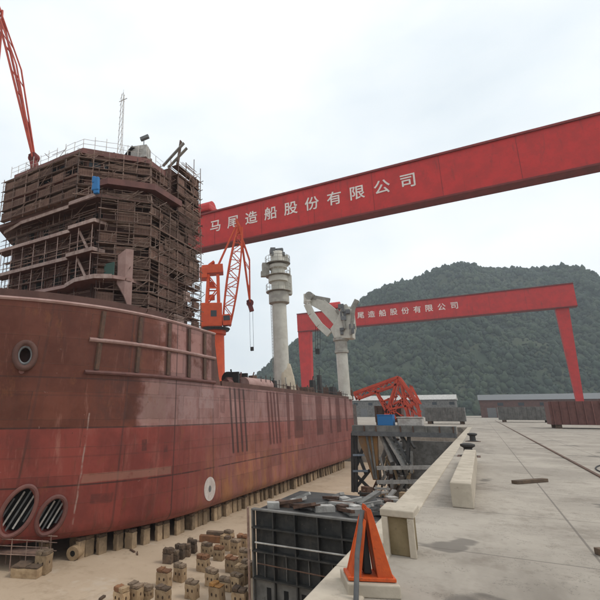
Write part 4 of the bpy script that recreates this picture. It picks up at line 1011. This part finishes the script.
# baulks lying in a brown pile
for i, (px, py) in enumerate(((210, 542), (217, 541), (224, 542))):
    p = at_z(px, py, 0); o = MB().cbox((0, 0, .22 + (.0 if i != 1 else .1)), (1.5, .45, .44 if i != 1 else .64), .3).build('timber_baulk', M['rustcap' if i != 1 else 'timber'], bevel=.03)
    o.location = (p.x, p.y, 0); tag(o, ('short brown timber baulk at the left of the flat pile under the hull', 'thicker dark timber baulk in the middle of the flat brown pile', 'short brown timber baulk at the right of the flat pile')[i], 'timber', 'timber baulks on the dock floor')
for i in range(9):
    p = at_z(RB.uniform(95, 238), RB.uniform(548, 600), 0); l_ = RB.uniform(.35, .9)
    o = MB().cbox((0, 0, .05), (l_, RB.uniform(.06, .16), .09)).build('timber_offcut', M[RB.choice(('timber', 'plank', 'rust'))]); o.location = (p.x, p.y, 0); o.rotation_euler = (0, 0, RB.uniform(0, 3))
    tag(o, 'small dark timber offcut lying flat on the sandy dock floor', 'offcut', 'timber offcuts on the dock floor')
# supports under the hull
SUPG = 'support blocks under the hull'
proto = make_block('timber', w=.55, d=.6, h=1.295, cap=.28, eyes=False, body='support', name='support_block', label='pale upright support block in the outer row along the bilge of the hull', group=SUPG)
def put(x, y, label, first=False, kx=1.0):
    o = proto if first else copy_tree(proto); o.location = (x, y, 0); o.rotation_euler = (0, 0, RB.uniform(-.08, .08)); o.scale = (kx, RB.uniform(.8, 1.3), 1.0); o.location.x += RB.uniform(-.18, .12); o['label'] = label; return o
first = True; y = 23.4; k = 0
while y < 82:
    big = k % 6 == 4
    put(SX + hb(y, 2.2) - 1.05, y, 'pale upright support block in the outer row along the bilge of the hull', first, 1.2 if big else RB.uniform(.42, .66)); first = False
    y += RB.choice((.62, .75, .9, 1.25)) if y < 45 else RB.uniform(.9, 1.4); k += 1
for xx in (-25.0, -31.0):
    y = 22.0
    while y < 80:
        if xx - SX < hb(y, 2.2) - 1: put(xx, y, 'support block in an inner row deep in the shadow beneath the hull', kx=1.4)
        y += 2.6
# bow staging: a low tube platform, the large cradle block and a drum
wp = thing('work_platform', 'thin tube work platform beneath the bow thruster openings', 'work platform', tuple(at_z(18, 572, 0)))
q = V(*wp.location)
dx = V(.93, .37, 0) * 1.0; dn = V(.37, -.93, 0)
for i in range(4):
    for j in (0, 1.1): MB().tube([q + dx * (i * .95 - 1.5) - dn * j, q + dx * (i * .95 - 1.5) - dn * j + V(0, 0, 1.75)], .03, 5).build('standard', M['scaf'], wp)
for zz in (.9, 1.35, 1.7):
    for j in (0, 1.1): MB().tube([q + dx * -1.9 - dn * j + V(0, 0, zz), q + dx * 1.75 - dn * j + V(0, 0, zz)], .03, 5).build('ledger', M['scaf'], wp)
MB().bar(q + dx * -1.7 - dn * .55 + V(0, 0, .95), q + dx * 1.5 - dn * .55 + V(0, 0, .95), 1.0, .06).build('plank_deck', M['plank'], wp)
p = at_z(43, 573, 0); make_block('greycap', w=.72, d=.8, h=1.25, cap=.25, label='large pale support block right of the tube platform under the bow', loc=(p.x, p.y, 0), rz=.35, name='cradle_block')
p = at_z(8, 578, 0); make_block('timber', w=1.6, d=1.2, h=.62, cap=.12, eyes=False, label='wide low concrete cradle base under the bow at the left edge', loc=(p.x + .6, p.y + .9, 0), rz=.4, name='cradle_block')
p = at_z(72, 561, 0); dr = thing('pipe_drum', 'short pale drum lying under the bow with its dark round end facing out', 'drum', (p.x, p.y, 0))
MB().tube([V(p.x, p.y, .42), V(p.x - .25, p.y + .75, .42)], .42, 20).build('drum_shell', M['concrete'], dr, smooth=True)
MB().tube([V(p.x + .006, p.y - .02, .42), V(p.x - .0, p.y + .01, .42)], .17, 14).build('drum_mouth', M['hole'], dr)

# ================================================================== BLACK STEEL SECTION beside the dock wall
bx0, bx1, by0, by1, bz1 = -10.45, -2.7, 22.0, 29.0, 4.4
bs_ = thing('steel_section', 'blackened steel hull section standing on the dock floor against the right dock wall', 'steel section', (bx0, by0, 0))
MB().box((bx0 + .1, by0 + .35, .12), (bx1, by1, bz1 - .12)).build('shell_plate', M['blackblock'], bs_)
for z in (.02, 1.28, 2.45, 3.5, bz1 - .08):
    MB().box((bx0, by0, z), (bx1, by0 + .347, z + .07)).build('stringer', M['greyblock' if z in (.02, bz1 - .08) else 'blackblock'], bs_)
n = 7
for i in range(n + 1):
    x = bx0 + (bx1 - bx0 - .07) * i / n
    for z0_, z1_ in ((.092, 1.278), (1.352, 2.448), (2.522, 3.498), (3.572, bz1 - .082)):
        MB().box((x, by0 + .012, z0_), (x + .06, by0 + .345, z1_)).build('web_frame', M['blackblock' if i else 'greyblock'], bs_)
for i in range(n):                                  # thin secondary stiffeners and a pale pipe run
    x = bx0 + (bx1 - bx0 - .07) * (i + .5) / n
    MB().box((x, by0 + .22, 1.36), (x + .03, by0 + .346, 2.44)).build('flat_bar', M['greyblock'], bs_)
MB().tube([(bx0 + .2, by0 - .05, 2.9), (bx1, by0 - .05, 2.95)], .04, 6).build('pipe_run', M['debris'], bs_)
MB().tube([(bx0 + .3, by0 - .05, 2.0), (bx0 + 4.6, by0 - .05, 1.92)], .03, 6).build('pipe_run', M['rust'], bs_)
lp = MB()
lp.box((bx0 + .08, by0 + .22, .1), (bx1, by0 + .30, 1.27)); lo = lp.build('lower_plate', M['greyblock'], bs_)
for i in range(9): x = bx0 + .75 + i * .86; MB().box((x - .11, by0 + .20, .42), (x + .11, by0 + .217, .95)).build('slot', M['hole'], lo)
RQ = random.Random(31)
for i in range(36):
    xx, yy_ = bx0 + RQ.uniform(.6, 7), by0 + RQ.uniform(.7, 5.5); l_ = RQ.uniform(.5, 1.8); an_ = RQ.uniform(-1.2, 1.2); z_ = bz1 - .119
    m = MB(); c_x, s_x = math.cos(an_) * l_ / 2, math.sin(an_) * l_ / 2
    if i % 3 == 0: m.cbox((xx, yy_, z_ + .14), (l_ * .6, .5, .28), an_)
    else: m.bar((xx - c_x, yy_ - s_x, z_ + .1), (xx + c_x, yy_ + s_x, z_ + RQ.uniform(.1, .55)), RQ.uniform(.12, .4), .14)
    m.build('loose_plate', M[RQ.choice(('debris', 'debris', 'greyblock', 'rust'))], bs_)
MB().tube([(bx0 - .12, by0 - .1, 0), (bx0 - .12, by0 - .1, bz1 + .05)], .06, 6).build('edge_post', M['scaf'], bs_)

# ================================================================== TRESTLE AND SCRAP by the dock head
YT = 50.0
tr = thing('steel_trestle', 'dark steel trestle with a rusty ochre column standing on the dock floor past the stern', 'trestle', (at_y(365, 425, YT).x, YT, 0))
tl, trr = at_y(352, 424, YT), at_y(432, 424, YT)
MB().box((tl.x, YT, 7.05), (DX1 - .02, YT + 1.6, 7.75)).build('deck_beam', M['greyblock'], tr)
MB().box((tl.x - .1, YT - .12, 6.72), (DX1 - .02, YT - .002, 7.16)).build('edge_beam', M['greysteel'], tr)
for i in range(9): x = lerp(tl.x, DX1 - .3, i / 8.0); MB().box((x, YT - .16, 7.165), (x + .1, YT - .004, 7.74)).build('stiffener', M['rust' if i % 3 else 'greyblock'], tr)
def Q(x, y, d=.4): return at_y(x, y, YT + d)
pl = [Q(358, 432), Q(377, 432), Q(378.5, 480), Q(373, 480), Q(366, 458), Q(359, 442)]
MB().prism(pl, (0, .5, 0)).build('gusset_plate', M['ochre'], tr)
for (x0_, x1_) in ((366, 374.5), (371, 376.5)): MB().bar(Q(x0_, 433, .3), Q(x1_, 479, .3), .14, .18).build('stiffener', M['greyblock'], tr)
for px in (352.5, 356): MB().bar(Q(px, 433, .9), Q(px + .5, 492, .9), .28, .3).build('leg', M['dark'], tr)
for (p0, p1) in (((353, 440), (366, 474)), ((355, 470), (364, 446)), ((353, 472), (372, 491)), ((354, 490), (370, 470))): MB().bar(Q(*p0, 1.1), Q(*p1, 1.1), .22, .3).build('brace', M['dark'], tr)
for yy in (455, 471): MB().bar(Q(353, yy, .8), Q(368, yy, .8), .2, .2).build('cross_beam', M['bluegrey'], tr)
for (p0, p1, w_, m) in (((386, 433), (405, 466), 1.0, 'debris'), ((383, 433), (399, 466), .28, 'dark'), ((391.5, 433), (410, 464), .22, 'greysteel'), ((380, 433), (392, 462), .3, 'debris'), ((409, 434), (408, 462), .9, 'dark'), ((400, 434), (409, 448), .3, 'greyblock')):
    MB().bar(Q(*p0, .9), Q(*p1, .5), w_, .25).build('diagonal_chute', M[m], tr)
for i in range(7):
    t_ = (i + .5) / 7; MB().bar(Q(lerp(383, 399, t_), lerp(433, 466, t_), .6), Q(lerp(391.5, 410, t_), lerp(433, 464, t_), .6), .12, .12).build('rung', M['greyblock'], tr)
MB().box((Q(379, 450).x, YT + 3.2, 0), (DX1 - .02, YT + 3.4, 6.2)).build('back_plate', M['debris'], tr)
RT_ = random.Random(77)
for i in range(48):
    xa, ya = RT_.uniform(378, 412), RT_.uniform(436, 480); xb, yb = xa + RT_.uniform(-10, 10), ya + RT_.uniform(4, 26)
    q0, q1 = at_y(xa, ya, YT + RT_.uniform(.6, 3)), at_y(xb, min(yb, 490), YT + RT_.uniform(.3, 2.5)); q1.z = max(q1.z, .1)
    if max(q0.x, q1.x) > DX1 - .3: continue
    MB().bar(q0, q1, RT_.uniform(.1, .4), RT_.uniform(.06, .2)).build('strut', M[RT_.choice(('debris', 'debris', 'debris', 'rust', 'concrete', 'dark'))], tr)
for yy in (468, 482): p0, p1 = at_y(377, yy, YT - .2), at_y(440, yy - 2, YT - .2); MB().bar(p0, (DX1 - .3, p0.y, p1.z), .3, .35).build('low_beam', M['debris'], tr)
# scrap plates and frames heaped in front of it
RS = random.Random(21)
for i in range(26):
    px, py = RS.uniform(362, 412), RS.uniform(468, 494); Y = RS.uniform(38, 48); q = at_y(px, py, Y)
    if q.x > DX1 - 1.6: q.x = DX1 - 1.6 - RS.random()
    m = MB(); k = i % 3; zz = max(.25, min(q.z, 2.2))
    if k == 0: m.bar((-1.3, 0, .2), (1.2, .5, zz), .5, .12)
    elif k == 1: m.cbox((0, 0, zz / 2), (1.1, .8, zz), .3, taper=.8); m.bar((-.5, -.5, zz * .5), (.6, -.5, zz * .9), .12)
    else:
        for s_ in (-.5, .5): m.bar((s_, 0, 0), (s_, .1, zz * 1.1), .14)
        m.bar((-.7, .05, zz), (.7, .05, zz), .16); m.bar((-.6, .05, zz * .4), (.6, .05, zz * .6), .1)
    o = m.build('scrap_piece', M[RS.choice(('debris', 'debris', 'concrete', 'rust', 'dark'))]); o.location = (q.x, q.y, 0); o.rotation_euler = (0, 0, RS.uniform(-1, 1))
    tag(o, 'piece of grey or rusty steel scrap heaped on the dock floor before the trestle', 'scrap', 'steel scrap heaped in the dock')
# things standing on the trestle
q = at_y(386, 424, YT + 1); o = MB().box((q.x - .75, YT + .6, 7.754), (q.x + .75, YT + 2, 8.75)).box((q.x - .8, YT + .55, 8.75), (q.x + .8, YT + 2.05, 8.83)).build('site_box', M['blue'], loc=(q.x, YT + 1.3, 7.754), bevel=.05)
tag(o, 'blue box standing on the dark trestle deck below the red lattice', 'box')
q = at_y(409, 424, YT + 1); o = MB().box((q.x - 1.0, YT + .6, 7.754), (q.x + 1.3, YT + 2, 8.5)).bar((q.x - 1.1, YT + 1.3, 8.56), (q.x + 1.4, YT + 1.3, 8.56), 1.6, .1).build('site_box', M['palerail'], loc=(q.x, YT + 1.3, 7.754), bevel=.05)
tag(o, 'white box on the trestle deck right of the blue one', 'box')

# ================================================================== RED LATTICE lying on the dock head
YL = 96.0
rl_ = thing('lattice_boom', 'red lattice crane boom propped up on the quay behind the ship stern', 'crane boom', (at_y(385, 424, YL).x, YL, QZ))
def PL(x, y, d): return at_y(x, y, YL) + V(0, d, 0)
for d in (0, 2.4):
    ch = MB()
    for (a, b) in (((354, 393), (398, 377)), ((356, 399), (400, 383)), ((398, 377), (416, 402)), ((398, 377), (384, 418)), ((374, 389), (390, 419)), ((401, 385), (408, 419)), ((416, 402), (420, 420)), ((354, 393), (357, 400)), ((386, 410), (416, 404))):
        ch.bar(PL(*a, d), PL(*b, d), .5 if a[0] in (354, 398) and b[0] in (398, 416) else .34)
    ch.build('chord_frame', M['redlat'], rl_)
    lc = MB()
    for i in range(8):
        t0, t1 = i / 8, (i + 1) / 8; f = i % 2
        lc.bar(PL(lerp(354, 398, t0), lerp(393, 377, t0) + (6 if f else 0), d), PL(lerp(354, 398, t1), lerp(393, 377, t1) + (0 if f else 6), d), .16)
    for (a, b) in (((398, 383), (392, 405)), ((392, 405), (408, 395)), ((380, 402), (396, 396)), ((388, 415), (404, 398)), ((404, 398), (416, 415)), ((378, 396), (392, 414)), ((396, 390), (412, 412)), ((384, 404), (402, 416)), ((410, 385), (420, 404)), ((410, 385), (412, 418)), ((404, 392), (420, 412)), ((392, 419), (400, 400)), ((400, 400), (410, 419)), ((388, 398), (396, 419))):
        lc.bar(PL(*a, d), PL(*b, d), .2)
    lc.build('lacing', M['redlat'], rl_)
cr = MB()
for (x, y) in ((354, 393), (398, 377), (416, 402), (384, 418), (374, 389), (390, 419), (408, 419), (365, 389), (386, 381), (420, 420), (407, 390)): cr.bar(PL(x, y, 0), PL(x, y, 2.4), .3)
for (a, b) in (((354, 393), (374, 389)), ((374, 389), (398, 377)), ((398, 377), (416, 402)), ((384, 418), (390, 400))): cr.bar(PL(*a, 0), PL(*b, 2.4), .22)
cr.build('cross_lacing', M['redlat'], rl_)

# ================================================================== QUAY FOREGROUND (right)
# orange end stop: two tall fins on a concrete pad
pb_ = at_z(371, 592, QZ); st = thing('end_stop', 'orange end stop of two tall triangular fins on a concrete pad at the quay edge', 'end stop', (pb_.x, pb_.y, QZ))
st.rotation_euler = (0, 0, 0)
pad = MB().cbox((0, .1, .09), (.80, .75, .18)).build('concrete_pad', M['coping'], None, bevel=.02); pad.parent = st
dirr = RT.copy(); dirr.z = 0
def fin(sx):
    b0, b1, t0, t1, h = (-.34, -.17, -.07, -.015, 1.04) if sx < 0 else (.10, .35, .0, .075, 1.20)
    m = MB()
    for yv in (-.15, .20): m.prism([V(b0, yv, .18), V(b1, yv, .18), V(t1, yv, h - .03), V(t0 + .02, yv, h), V(t0, yv, h - .05)], (0, .04, 0))
    for (p_, q_) in (((b0, .18), (t0, h - .06)), ((b1, .18), (t1, h - .06))):
        s_ = .012 if p_[0] == b0 else -.012
        m.prism([V(p_[0] + s_, -.109, .181), V(p_[0] + s_ * 2.5, -.109, .181), V(q_[0] + s_ * 2.5, -.109, q_[1]), V(q_[0] + s_, -.109, q_[1])], (0, .308, 0))
    o = m.build('fin', M['orange2'], None, bevel=.008); o.parent = st; return o
fin(-1); fin(1)
o = MB().cbox((0, .045, .215), (.74, .46, .05)).build('foot_plate', M['orange2'], None, bevel=.01); o.parent = st
o = MB().cbox((-.03, .06, .62), (.13, .2, .74), taper=.5).build('buffer', M['rubber'], None, bevel=.02); o.parent = st
st.rotation_euler = (0, 0, YW - .12); st.scale = (.86, .86, .92)
pol = MB(); p0 = at_z(356, 603, QZ); p1 = pb_ + V(-.02, -.05, 1.05)
pol.tube([p0, p0.lerp(p1, .45) + V(-.02, 0, .05), p1], .035, 10)
tag(pol.build('grey_pole', M['greysteel'], loc=tuple(p0), smooth=True), 'grey steel pole leaning against the orange end stop', 'pole')
# concrete pedestals along the quay edge
for i, (px, py, w_, h_, l_, lb) in enumerate(((401, 556, .42, .62, .6, 'concrete pedestal with a stained brown face beyond the orange end stop'),)):
    p = at_z(px, py, QZ); t_ = thing('concrete_pedestal', lb, 'pedestal', (p.x, p.y, QZ))
    o = MB().cbox((0, l_ / 2, h_ / 2), (w_, l_, h_)).build('plinth', M['olive'], None, bevel=.015); o.parent = t_
    o = MB().cbox((0, l_ / 2, h_ + .065), (w_ + .14, l_ + .14, .12)).build('cap_slab', M['coping'], None, bevel=.02); o.parent = t_
    for s_ in (-1, 1):
        o = MB().cbox((s_ * (w_ / 2 + .0), -.02, h_ / 2), (.1, .1, h_)).build('corner_post', M['coping'], None, bevel=.01); o.parent = t_
p = at_z(404, 520, QZ)
for i in range(3):
    y0_ = p.y + 2.2 + i * 4.3
    o = MB().box((-.95, y0_, QZ + .002), (-.45, y0_ + 4.2, QZ + .62)).build('parapet_block', M['coping'], loc=(-.7, y0_ + 2.1, QZ), bevel=.03)
    tag(o, ('long concrete parapet block nearest the pedestal on the quay', 'middle long concrete parapet block along the quay edge', 'farthest long concrete parapet block along the quay edge')[i], 'parapet', 'parapet blocks along the quay')
# cast bollards, a cable and odds and ends on the quay
for i, (x, y) in enumerate(((-.9, 31.0), (-.9, 47.0))):
    t_ = thing('bollard', ('black cast bollard at the quay edge, the nearer of two', 'black cast bollard at the quay edge, the farther of two')[i], 'bollard', (x, y, QZ), 'bollards on the quay')
    MB().lathe((x, y, QZ), [(.45, 0), (.45, .05), (.24, .1), (.22, .45), (.38, .55), (.38, .66), (.2, .72)], 20).build('bollard_post', M['dark'], t_, smooth=True)
    MB().cbox((x, y, QZ + .012), (1.15, 1.15, .024)).build('base_plate', M['rust'], t_)
cb_ = MB(); RG = random.Random(8); pts_ = []
for i in range(40): pts_.append(V(1.6 + math.sin(i * .33) * .55 + i * .09, 6.2 + i * .62, QZ + .028))
cb_.tube(pts_, .026, 6)
tag(cb_.build('power_cable', M['rubber'], loc=tuple(pts_[0]), smooth=True), 'black power cable winding across the quay concrete', 'cable')
for i, (x, y, l_, a_, mm) in enumerate(((2.6, 11.5, 2.6, .5, 'timber'), (2.9, 11.9, 2.2, .62, 'plank'), (5.6, 16.5, 3.0, -.3, 'rust'), (1.2, 20.5, 1.6, .9, 'timber'))):
    o = MB().cbox((0, 0, .06), (l_, .22, .11)).build('loose_plank', M[mm], bevel=.01); o.location = (x, y, QZ); o.rotation_euler = (0, 0, a_)
    tag(o, ('dark timber plank lying on the quay nearest the cable', 'lighter brown plank beside the dark one on the quay', 'long rusty flat bar lying alone on the quay', 'short dark timber lying near the parapet blocks')[i], 'plank', 'planks lying on the quay')
# crane rail let into the quay
MB().box((3.6, -8, QZ + .002), (3.72, 180, QZ + .05)).build('rail_track', M['rust'], kind='structure')

# ================================================================== YARD beyond
def shed(x0, y0, x1, y1, h, label, wallm, roofm):
    t = thing('shed', label, 'shed', (x0, y0, QZ), 'long sheds at the foot of the hill')
    MB().box((x0, y0, QZ), (x1, y1, QZ + h)).build('wall', wallm, t)
    ym = (y0 + y1) / 2
    MB().prism([V(x0 - .6, y0 - .8, QZ + h + .01), V(x0 - .6, y1 + .8, QZ + h + .01), V(x0 - .6, ym, QZ + h + 3.2)], (x1 - x0 + 1.2, 0, 0)).build('roof', roofm, t)
    k = int((x1 - x0) / 9)
    for i in range(k):
        xx = x0 + 3 + i * 9; MB().box((xx, y0 - .06, QZ + .05), (xx + 4, y0 - .002, QZ + 5)).build('door', M['greysteel'], t)
        MB().box((xx + 5, y0 - .05, QZ + h - 3), (xx + 7.5, y0 - .002, QZ + h - 1.4)).build('window', M['glass'], t)
shed(-95, 300, -12, 325, 10, 'long grey shed at the foot of the hill behind the lattice boom', M['greyblock'], M['debris'])
shed(0, 285, 75, 312, 9, 'long brown walled shed at the foot of the hill to the right', M['house'], M['greysteel'])
RY = random.Random(4)
YS = ((-16, 100, 5, 4, 3.2, 'rusty hull block on the dock head right behind the lattice boom', 'rust'), (-30, 108, 6, 5, 4.2, 'pink primed hull block on the dock head behind the ship stern', 'pinkprimer'), (-7, 118, 8, 5, 3.0, 'grey hull block standing alone on the dock head', 'greyblock'),
      (14, 95, 9, 6, 3.6, 'red brown hull block on the right quay beyond the parapets', 'fascia'), (27, 125, 10, 7, 4.6, 'large brown hull block on the right quay before the long shed', 'house'), (10, 150, 12, 6, 3.4, 'low grey hull block far along the right quay', 'greyblock'))
for (x, y, w_, d_, h_, lb, mm) in YS:
    t = thing('hull_block', lb, 'hull block', (x, y, QZ), 'hull blocks stored on the quay')
    MB().box((x - w_ / 2, y - d_ / 2, QZ + .6), (x + w_ / 2, y + d_ / 2, QZ + .6 + h_)).build('shell_plate', M[mm], t)
    for i in range(int(w_)): xx = x - w_ / 2 + .4 + i; MB().box((xx, y - d_ / 2 - .3, QZ + .62), (xx + .12, y - d_ / 2 - .002, QZ + .58 + h_)).build('web_frame', M[mm], t)
    for sx in (-.4, .4):
        for sy in (-.4, .4): MB().cbox((x + sx * w_, y + sy * d_, QZ + .3), (.8, .8, .6)).build('support', M['timber'], t)

# ================================================================== HAZE over the yard
hzb = MB().box((-1620, -480, -7), (1620, 1620, 262)).build('haze', None, kind='stuff')
hm_ = bpy.data.materials.new('humid air'); hm_.use_nodes = True; t_ = hm_.node_tree; t_.nodes.clear()
o_ = t_.nodes.new('ShaderNodeOutputMaterial'); pv = t_.nodes.new('ShaderNodeVolumePrincipled')
pv.inputs['Color'].default_value = (.86, .93, 1.0, 1); pv.inputs['Density'].default_value = .00034; pv.inputs['Anisotropy'].default_value = 0.0
t_.links.new(pv.outputs[0], o_.inputs['Volume']); hzb.data.materials.clear(); hzb.data.materials.append(hm_)
